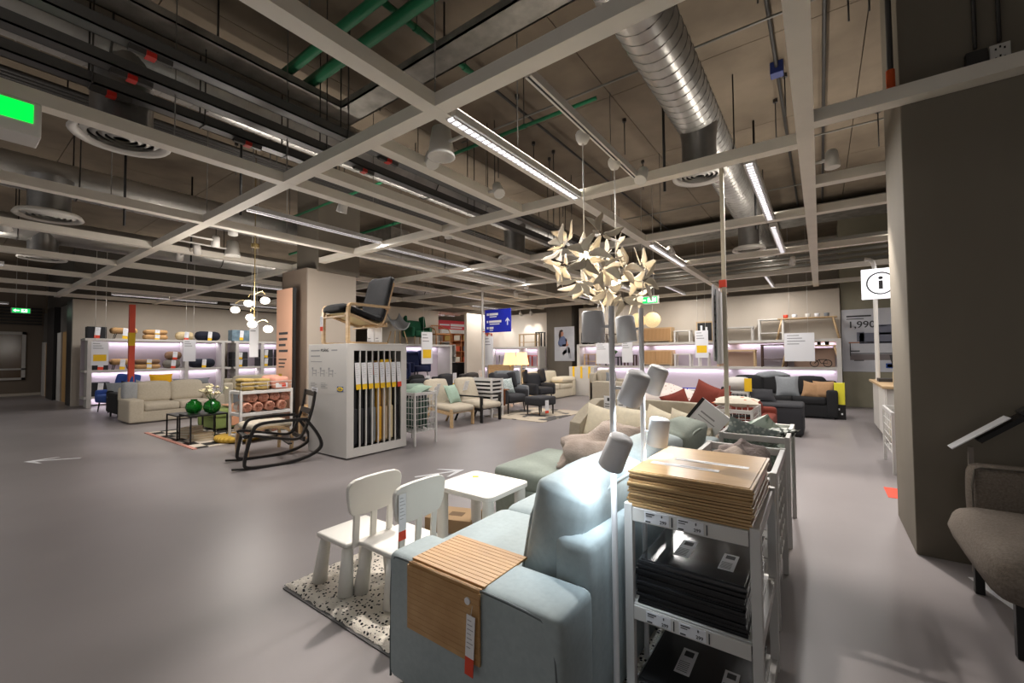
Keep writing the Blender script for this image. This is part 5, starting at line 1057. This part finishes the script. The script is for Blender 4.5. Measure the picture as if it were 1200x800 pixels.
t = thing('direction_sign', 'blue direction sign with white arrow on a grey pole', 'sign', (-7.55, 9.0, 0)); obj('pole', B().cyl((0, 0, 0), .03, 3.2, 12), WPL, t); bl = obj('board', B().bx(.1, .97, -.02, .02, 2.04, 2.66), mt('sign_blue', (22, 38, 170), .5), t, .003); obj('bracket', B().bx(0, .1, -.012, .012, 2.1, 2.13).bx(0, .1, -.012, .012, 2.56, 2.59), WPL, t); obj('red_tab', B().bx(.0, .12, -.02, .02, 2.06, 2.08), TAGR, t)
b = B()
for z, ws in ((2.5, (.07, .02, .3)), (2.3, (.05, .03, .42)), (2.13, (.06, .03, .14))):
    x = .17
    for i, w_ in enumerate(ws):
        if i != 1: b.bx(x, x+w_, -.023, -.02, z, z+.06)
        x += w_
    b.bx(.27, .27+ws[2]*.8, -.023, -.02, z-.05, z-.025)
obj('print', b, TAGW, bl); obj('arrow', B().bx(.86, .89, -.024, -.02, 2.22, 2.38).prism([(.81, 2.34), (.875, 2.42), (.94, 2.34), (.94, 2.31), (.875, 2.38), (.81, 2.31)], -.024, -.02), TAGW, bl)
# ------------------------------------------------------------------ middle shelves and poster
shelf_unit('white shelves of side tables behind the wing chairs', (-10.35, 14.0, 0), 0, 3.3, [1.75, .98, .3], [-1.6, -.9, .75, 1.6], .5)
def table(label, loc, w, d, h, m, leg='straight', top=.03, shelf=False, rz=0, name='side_table'):
    t = thing(name, label, 'table', loc, rz); obj('table_top', B().bx(-w/2, w/2, -d/2, d/2, h-top, h), m, t, .003)
    for sx in (-1, 1):
        for sy in (-1, 1):
            x, y = sx*(w/2-.03), sy*(d/2-.03)
            obj('leg', B().bx(x-.02, x+.02, y-.02, y+.02, 0, h-top) if leg == 'straight' else B().tube([(x+sx*.06, y, 0), (x-sx*.06, y, h-top)], .022, 8), m, t)
    if shelf: obj('lower_shelf', B().bx(-w/2+.03, w/2-.03, -d/2+.03, d/2-.03, h*.32, h*.32+.02), m, t)
    return t
ORM = mt('orange_metal', (196, 62, 34), .5)
table('orange red metal side table on the middle of the side table shelves', (-9.05, 13.95, .98), .5, .35, .42, ORM); table('wood topped side table next to the orange red one', (-9.75, 13.95, .98), .7, .35, .44, PINE); table('wooden side table on top of the shelves by the poster', (-9.3, 13.95, 1.75), .8, .35, .5, PINE, shelf=True); table('black slim side table beside the wooden one on the shelf top', (-8.85, 14.05, 1.75), .3, .3, .56, BLACK); table('red slim side table on the shelf top by the blue sign', (-11.6, 13.95, 1.75), .6, .35, .6, ORM); table('white side table on the middle shelf behind the shade lamps', (-10.6, 13.95, .98), .7, .35, .45, OFFW)
placard('tall white placard hanging before the side table shelves', (-11.0, 13.5, 1.0), 0, .45, 1.2, 1.0, False)
def poster(name, label, loc, w, h, base, art):
    t = thing(name, label, 'poster', loc); obj('sheet', B().bx(-w/2, w/2, -.01, 0, 0, h), base, t)
    for nm_, rects, m in art:
        b = B()
        for r_ in rects:
            if len(r_) == 4: b.bx(r_[0], r_[1], -.013, -.01, r_[2], r_[3])
            else: b.prism(list(zip(r_[0::2], r_[1::2])), -.013, -.01)
        obj(nm_, b, m, t)
    return t
SKIN = mt('skin_print', (196, 140, 116), .7); HAIR = mt('hair_print', (60, 42, 36), .7); SHIRT = mt('shirt_print', (104, 116, 150), .7); PALE = mt('pale_print', (190, 192, 198), .7); PGREY = mt('poster_grey', (176, 178, 186), .6, c2=(206, 206, 210), vs=1.5)
poster('wall_poster', 'poster of a person in blue shirt on a pale sofa, on the concrete column', (-7.86, 14.19, 1.18), .86, 1.3, PGREY, [
 ('sofa_print', [(-.42, .1, .05, .42), (-.38, -.2, .4, .62), (.15, .4, .3, .6)], PALE), ('shirt_print', [(-.24, .55, .06, .55, .12, .8, -.02, .95, -.2, .9, -.28, .7)], SHIRT), ('trouser_print', [(-.1, .3, .12, .55, .22, .5, .3, .1, .2, .1, .14, .36, -.05, .2)], mt('trouser_print', (150, 152, 160), .7)),
 ('face_print', [(-.15, .94, -.06, .94, -.02, 1.04, -.06, 1.12, -.14, 1.1)], SKIN), ('hair_print', [(-.22, .82, -.14, .9, -.12, 1.1, -.04, 1.14, -.1, 1.2, -.2, 1.16, -.24, 1.0)], HAIR), ('arm_print', [(-.1, .56, .14, .56, .2, .62, .12, .66, -.1, .62), (.08, .66, .14, .66, .1, .86, .04, .84)], SKIN)])
poster('price_poster', 'price poster reading 1,990 with a sofa and coffee table picture', (1.02, 14.19, .92), 1.12, 1.62, PGREY, [
 ('sofa_print', [(-.2, .5, .72, 1.0), (-.25, -.1, .78, 1.02), (.1, .52, .95, 1.2)], mt('poster_sofa', (112, 114, 128), .7)), ('rug_print', [(-.4, .55, .3, .45)], mt('poster_rug', (120, 112, 112), .7)), ('table_print', [(-.42, .5, .74, .77)], mt('poster_wood', (160, 110, 80), .7)), ('leg_print', [(-.4, -.38, .4, .74), (.44, .46, .32, .74), (-.4, .46, .46, .48)], BLACK),
 ('small_print', [(-.45, .05, 1.42, 1.46), (-.45, -.1, 1.36, 1.38), (-.4, -.2, .52, .55), (-.32, -.12, .28, .3), (.18, .35, 1.16, 1.18)], INK), ('logo_blue', [(.3, .52, .1, .22)], mt('logo_blue', (20, 70, 150), .5)), ('logo_yellow', [(.33, .49, .12, .2)], mt('logo_yellow', (250, 215, 20), .5))])
text('1,990', .24, INK, bpy.data.objects['price_poster'], (-.43, -.0135, 1.14), sx=1.05)
# ------------------------------------------------------------------ display shelves at the end wall
shelf_unit('long white display shelves along the end wall holding small tables', (-3.3, 13.85, 0), 0, 7.46, [1.78, 1.04, .32], [-3.68, 3.68], .5)
ZA, ZB = 1.78, 1.04; Y0 = 13.82; DKW = mt('dark_wood', (70, 46, 36), .5); SLW = mt('slatted_wood', (190, 150, 104), .6, c2=(150, 112, 72), kind='wave', vs=9, st=(1, 1, 1), sharp=(.2, .8))
def cabinet(label, x, z, w, h, m, front=None):
    t = thing('low_cabinet', label, 'cabinet', (x, Y0, z)); obj('body', B().bx(-w/2, w/2, -.2, .2, .04, h), m, t, .005)
    for s in (-1, 1): obj('foot', B().bx(s*(w/2-.05)-.02, s*(w/2-.05)+.02, -.18, .18, 0, .04), m, t)
    obj('door', B().bx(-w/2+.03, -.005, -.212, -.2, .08, h-.04), front or m, t); obj('door', B().bx(.005, w/2-.03, -.212, -.2, .08, h-.04), front or m, t); return t
cabinet('small black cabinet at the poster end of the upper display shelf', -6.7, ZA, .34, .42, BLACK); cabinet('slatted wood low cabinet on the upper display shelf', -4.25, ZA, .98, .48, PINE, SLW); cabinet('slatted wood low cabinet on the lower display shelf', -4.25, ZB, 1.0, .5, PINE, SLW)
table('dark small table beside the black cabinet on the display shelf', (-6.3, Y0, ZA), .3, .3, .26, BLACK); table('dark legged stool table on the upper display shelf', (-5.85, Y0, ZA), .45, .35, .34, DKW); table('white slim nesting table beside the upper slatted cabinet', (-3.45, Y0, ZA), .5, .35, .36, WPL); table('white slim nesting table beside the lower slatted cabinet', (-3.45, Y0, ZB), .5, .35, .38, WPL)
table('wood framed shelf table on the poster end of the lower display shelf', (-6.55, Y0, ZB), .5, .35, .4, PINE, shelf=True); table('white small bedside table on the lower display shelf', (-2.85, Y0, ZB), .32, .3, .4, WPL); table('dark wood tray table in the lower display shelf', (-5.15, Y0, ZB), .36, .35, .36, DKW); table('small dark table with a plant on the lower display shelf', (-5.75, Y0, ZB), .5, .35, .3, BLACK)
t = thing('potted_plant', 'tiny potted plant on the small dark table', 'plant', (-5.75, Y0, ZB+.3)); obj('pot', B().cyl((0, 0, 0), .05, .09, 12, .06), DARK, t); obj('leaves', B().blob((0, 0, .16), (.1, .1, .08), .35, 3, 2, 12, 8), mt('leaf', (60, 90, 50), .8), t)
table('pale low coffee table on the upper display shelf', (-2.0, Y0, ZA), .95, .4, .4, OFFW, top=.04); table('wooden low coffee table with panel on the lower display shelf', (-1.98, Y0, ZB), 1.0, .4, .48, PINE, top=.05); table('white square side table with shelf on the upper display shelf', (-1.1, Y0, ZA), .62, .4, .58, WPL, shelf=True); table('dark wood side table with shelf on the lower display shelf', (-1.05, Y0, ZB), .62, .4, .62, DKW, shelf=True)
table('pine desk table with splayed legs on the upper display shelf', (-.28, Y0, ZA), 1.3, .42, .58, PINE, 'splay'); table('pine table with splayed legs and jars on the lower display shelf', (-.22, Y0, ZB), 1.2, .42, .58, PINE, 'splay')
single('backing_board', B().bx(-.5, .4, -.01, .01, 0, .5), mt('pink_card', (196, 168, 150), .8), 'pinkish brown board standing behind the jar table', 'panel', (-.1, 14.03, ZB)); single('pink_backing', B().bx(-.46, .46, -.01, .01, 0, .42), mt('pink_card', (196, 168, 150), .8), 'pinkish brown board standing behind the wooden coffee table', 'panel', (-1.98, 14.04, ZB))
for i in range(4): 
    t = thing('jam_jar', '%s dark jar on the lower pine table' % 'first second third fourth'.split()[i], 'jar', (-.42+i*.17+(.05 if i > 1 else 0), Y0, ZB+.58)); obj('glass', B().lathe([(.04, 0), (.045, .02), (.045, .1), (.035, .13)], n=12), mt('jar_dark', (50, 50, 36), .2), t); obj('lid', B().cyl((0, 0, .13), .038, .03, 12), [TAGR, BLACK, TAGR, BLACK][i], t)
for i in range(5): single('coffee_mug', B().lathe([(.04, 0), (.055, .02), (.06, .1), (.05, .1), (.045, .02)], n=12), [ORM, TAGW, WPL, TAGW, GREYF][i], '%s small cup on the upper pine table' % ['rust red', 'white', 'off white', 'second white', 'grey'][i], 'cup', (-.75+i*.2+(.1 if i > 1 else 0), Y0-.05, ZA+.58))
t = thing('wire_sign', 'black bicycle shaped wire ornament on the lower display shelf', 'ornament', (.0, Y0-.1, ZB)); obj('wheel', B().at((-.14, 0, .1)).tube([(.09*cos(a*pi/8), 0, .09*sin(a*pi/8)) for a in range(16)], .01, 5, True, (0, 1, 0)), BLACK, t); obj('wheel', B().at((.14, 0, .1)).tube([(.09*cos(a*pi/8), 0, .09*sin(a*pi/8)) for a in range(16)], .01, 5, True, (0, 1, 0)), BLACK, t); obj('frame', B().tube([(-.14, 0, .1), (-.04, 0, .2), (.12, 0, .2), (.14, 0, .1), (.0, 0, .1), (-.04, 0, .2)], .01, 5), BLACK, t)
placard('wide white double card hanging before the pine desk table', (-.45, 13.4, 1.2), 0, .66, .74, 1.0, False, 4); placard('white card with yellow block hanging over the white bedside table', (-2.83, 13.4, 1.3), 0, .36, .8, 1.1); placard('white placard before the lower display shelf beside the plant', (-5.1, 13.4, 1.15), 0, .36, .68, 1.3, False); placard('white wide placard before the poster end of the display shelves', (-5.95, 13.4, 1.1), 0, .5, .7, 1.3, False)
t = thing('framed_picture', 'yellow framed picture of bottles on the upper display shelf', 'picture', (-2.85, 13.95, ZA)); obj('frame', B().bx(-.24, .24, -.02, .02, 0, .62), PINE, t); obj('picture', B().bx(-.2, .2, -.025, -.02, .04, .58), BLACK, t); obj('print', B().bx(-.12, -.06, -.028, -.025, .1, .5).bx(.02, .08, -.028, -.025, .1, .45), TAGW, t)
for i, (x, dx) in enumerate(((-4.42, 0), (-3.98, 0))):
    t = thing('globe_lamp', 'round woven paper globe lamp hanging before the slatted cabinets, %s' % ['first of two', 'second of two'][i], 'pendant lamp', (x, 12.5, 2.42)); obj('globe', B().lathe([(.23*cos(a)+.002, .23*sin(a)) for a in [(-.5+k/16)*pi for k in range(17)]], n=24), mt('globe_paper', (235, 210, 160), .8, c2=(200, 170, 116), kind='voronoi', vs=22, sharp=(.1, .4), es=.55), t); obj('cord', B().tube([(0, 0, .19), (0, 0, 2.58)], .004, 5), WPL, t)
# ------------------------------------------------------------------ exit signs and lit screen
EXG = mt('exit_green', (20, 190, 90), .5, es=1.0); EXW = mt('exit_white', (235, 255, 240), .5, es=1.2)
def exit_sign(label, loc, rz, w=.42, h=.17):
    t = thing('exit_sign', label, 'exit sign', loc, rz); obj('case', B().bx(-w/2-.02, w/2+.02, -.02, .04, -.02, h+.02), WPL, t); obj('face', B().bx(-w/2, w/2, -.024, -.02, 0, h), EXG, t)
    b = B(); y0, y1 = -.027, -.024; x = -w*.28
    b.prism([(x-.07, h/2), (x-.01, h*.85), (x-.01, h*.62), (x+.07, h*.62), (x+.07, h*.38), (x-.01, h*.38), (x-.01, h*.15)], y0, y1); obj('arrow', b, EXW, t)
    obj('pictogram', B().bx(.0, .13, y0, y1, .02, h-.02), EXW, t); r = B().at((.065, 0, .085)); yy0, yy1 = -.03, -.027
    r.prism([(-.01, .03), (.012, .03), (.012, .052), (-.01, .052)], yy0, yy1).prism([(-.03, .0), (-.02, .02), (.02, .02), (.035, .0), (.03, -.006), (.012, .008), (.01, -.02), (.03, -.05), (.018, -.055), (-.006, -.02), (-.03, -.05), (-.04, -.042), (-.014, -.006), (-.012, .008)], yy0, yy1); obj('running_figure', r, EXG, t)
    
    for s_ in (-1, 1): obj('rod', B().tube([(s_*w*.3, .01, h+.01), (s_*w*.3, .01, 5.0-loc[2])], .005, 5), WPL, t)
    return t
exit_sign('green exit sign hanging by the dark hall portal', (-21, 1.73, 2.92), 90, .38, .14); e = exit_sign('green exit sign hanging before the display wall', (-2.95, 9.0, 2.5), 0, .4, .13); obj('toilet_sign', B().bx(.145, .155, -.03, -.024, .02, .11).bx(.17, .18, -.03, -.024, .02, .11), EXW, e)
t = thing('lit_screen', 'white box with a bright green lit face under the grid beam', 'sign', (-4.5, -.1, 3.2)); obj('case', B().bx(-.12, .12, -.6, .53, -.24, .0), WPL, t, .006); obj('green_face', B().bx(.12, .124, -.56, .49, -.15, -.02), mt('screen_green', (0, 225, 60), .4, es=1.3), t); obj('print', B().bx(.12, .123, .05, .25, -.2, -.19), INK, t)
# ------------------------------------------------------------------ info counter and sign behind the pillar
t = thing('info_sign', 'white lit information sign on a bent white pole', 'sign', (.86, 10.5, 0)); obj('pole', B().tube(smooth([(-.14, 0, 3.2), (-.05, 0, 3.18), (0, 0, 3.08), (0, 0, 2.9), (0, 0, 0)], 1), .035, 10), WPL, t); p = obj('panel', B().bx(-.2, .36, -.07, -.02, 2.42, 2.99), mt('info_lit', (240, 240, 245), .5, es=.75), t, .01)
obj('ring', B().at((.08, -.071, 2.71)).tube([(.2*cos(a*pi/16), 0, .2*sin(a*pi/16)) for a in range(32)], .012, 6, True, (0, 1, 0)), BLACK, p); obj('letter', B().bx(.05, .11, -.075, -.07, 2.6, 2.76).prism([(.08+.035*cos(a*pi/6), 2.81+.03*sin(a*pi/6)) for a in range(12)], -.075, -.07), BLACK, p)
t = thing('info_counter', 'white information counter with a wooden top behind the pillar', 'counter', (1.25, 9.75, 0)); obj('body', B().bx(-.45, .5, -1.1, 1.0, .06, .86), OFFW, t, .004); obj('counter_top', B().bx(-.5, .55, -1.15, 1.05, .86, .9), PINE, t, .004); obj('plinth', B().bx(-.42, .5, -1.05, .95, 0, .06), DARK, t); obj('side_door', B().bx(-.46, -.45, -1.0, -.1, .1, .84), WPL, t)
single('sanitiser_bottle', B().lathe([(.05, 0), (.055, .02), (.055, .2), (.02, .25), (.015, .3), (.0, .31)], n=14), PALR, 'cream pump bottle on the information counter', 'bottle', (.98, 9.1, .9)); t = thing('counter_screen', 'dark screen on the information counter', 'monitor', (1.12, 9.5, .9), 60); obj('screen', B().at((0, 0, .12), (-.2, 0, 0)).bx(-.25, .25, -.02, .02, 0, .36), BLACK, t); obj('stand', B().bx(-.1, .1, -.06, .06, 0, .15), DARK, t)
single('paper_tray', B().bx(-.12, .12, -.15, .15, 0, .06), DARK, 'dark paper tray on the near edge of the information counter', 'tray', (.93, 9.95, .9), bev=.005)
sbin('white_bin', 'white bin of folded throws in front of the information counter', .66, 1.1, 6.6, 7.5, .72, bot=.22)
for i, (y, m) in enumerate(((6.85, CREAM), (7.2, IVORY))): single('folded_throw', B().soft((0, 0, .2), (.36, .3, .4), .08, .02, 4), m, '%s folded throw inside the bin by the information counter' % ['cream', 'ivory'][i], 'blanket', (.88, y, .22))
# ------------------------------------------------------------------ floor marks
def mark(label, loc, rz, s, m=None):
    P = [(-.5, -.035), (.3, -.035), (.02, -.3), (.09, -.3), (.5, 0), (.09, .3), (.02, .3), (.3, .035), (-.5, .035)]
    return single('floor_arrow', slab([(x*s, y*s) for x, y in P], .001, .003), m or TAGW, label, 'floor marking', loc, (0, 0, radians(rz)))
mark('white arrow marking on the floor ahead of the display cabinet', (-3.75, 3.66, 0), 65, .62); mark('white arrow marking on the open floor toward the hall', (-8.75, 1.05, 0), 235, .62)
single('floor_sticker', slab([(-.12, -.2), (.12, -.2), (.12, .2), (-.12, .2)], .001, .003), TAGR, 'orange red floor sticker beside the concrete pillar', 'floor marking', (.62, 5.75, 0))
# ------------------------------------------------------------------ grey sofa at the pillar
GSF = mt('grey_weave', (126, 116, 106), .95, c2=(104, 95, 86), vs=90, bump=.25, bs=260)
L9 = (1.5, 3.45, 0); t = thing('pillar_sofa', 'grey brown armless sofa standing against the concrete pillar', 'sofa', L9)
obj('seat', WB(L9).soft((1.6, 3.36, .36), (1.98, .95, .25), .12, .01, 6), GSF, t); bk = obj('backrest', WB(L9).soft((1.68, 3.87, .53), (1.9, .15, .38), .05, .01, 6), GSF, t)
obj('piping', WB(L9).tube(smooth([(.735, 3.80, .36), (.735, 3.80, .69), (.79, 3.80, .715), (2.5, 3.80, .715)], 1), .006, 6), mt('sofa_piping', (84, 78, 70), .9), bk)
for x in (.72, 2.3):
    for y in (3.0, 3.66): obj('leg', WB(L9).bx(x-.02, x+.02, y-.02, y+.02, 0, .26), BLACK, t, .003)
single('paper_sheet', B().box((0, 0, .002), (.3, .42, .003)), TAGW, 'white paper sheet lying on the floor under the grey brown sofa', 'paper', (.92, 3.72, 0), (0, 0, .3))
t = thing('sign_holder', 'tilted white sign holder on a short post behind the grey brown sofa', 'sign holder', (.77, 3.99, 0)); obj('post', B().bx(-.012, .012, -.012, .012, 0, .8), mt('post_grey', (140, 132, 124), .5), t)
h = obj('sign_plate', B().at((.03, -.04, .9), (.0, radians(-40), 0)).bx(-.17, .17, -.06, .06, 0, .006), TAGW, t); obj('black_tray', B().at((.11, -.02, .94), (.0, radians(-40), 0)).bx(-.12, .2, -.05, .07, -.03, -.002), BLACK, t); obj('clip', B().at((.24, -.02, 1.05), (.0, radians(-40), 0)).bx(-.03, .05, -.04, .05, 0, .02), DARK, t)
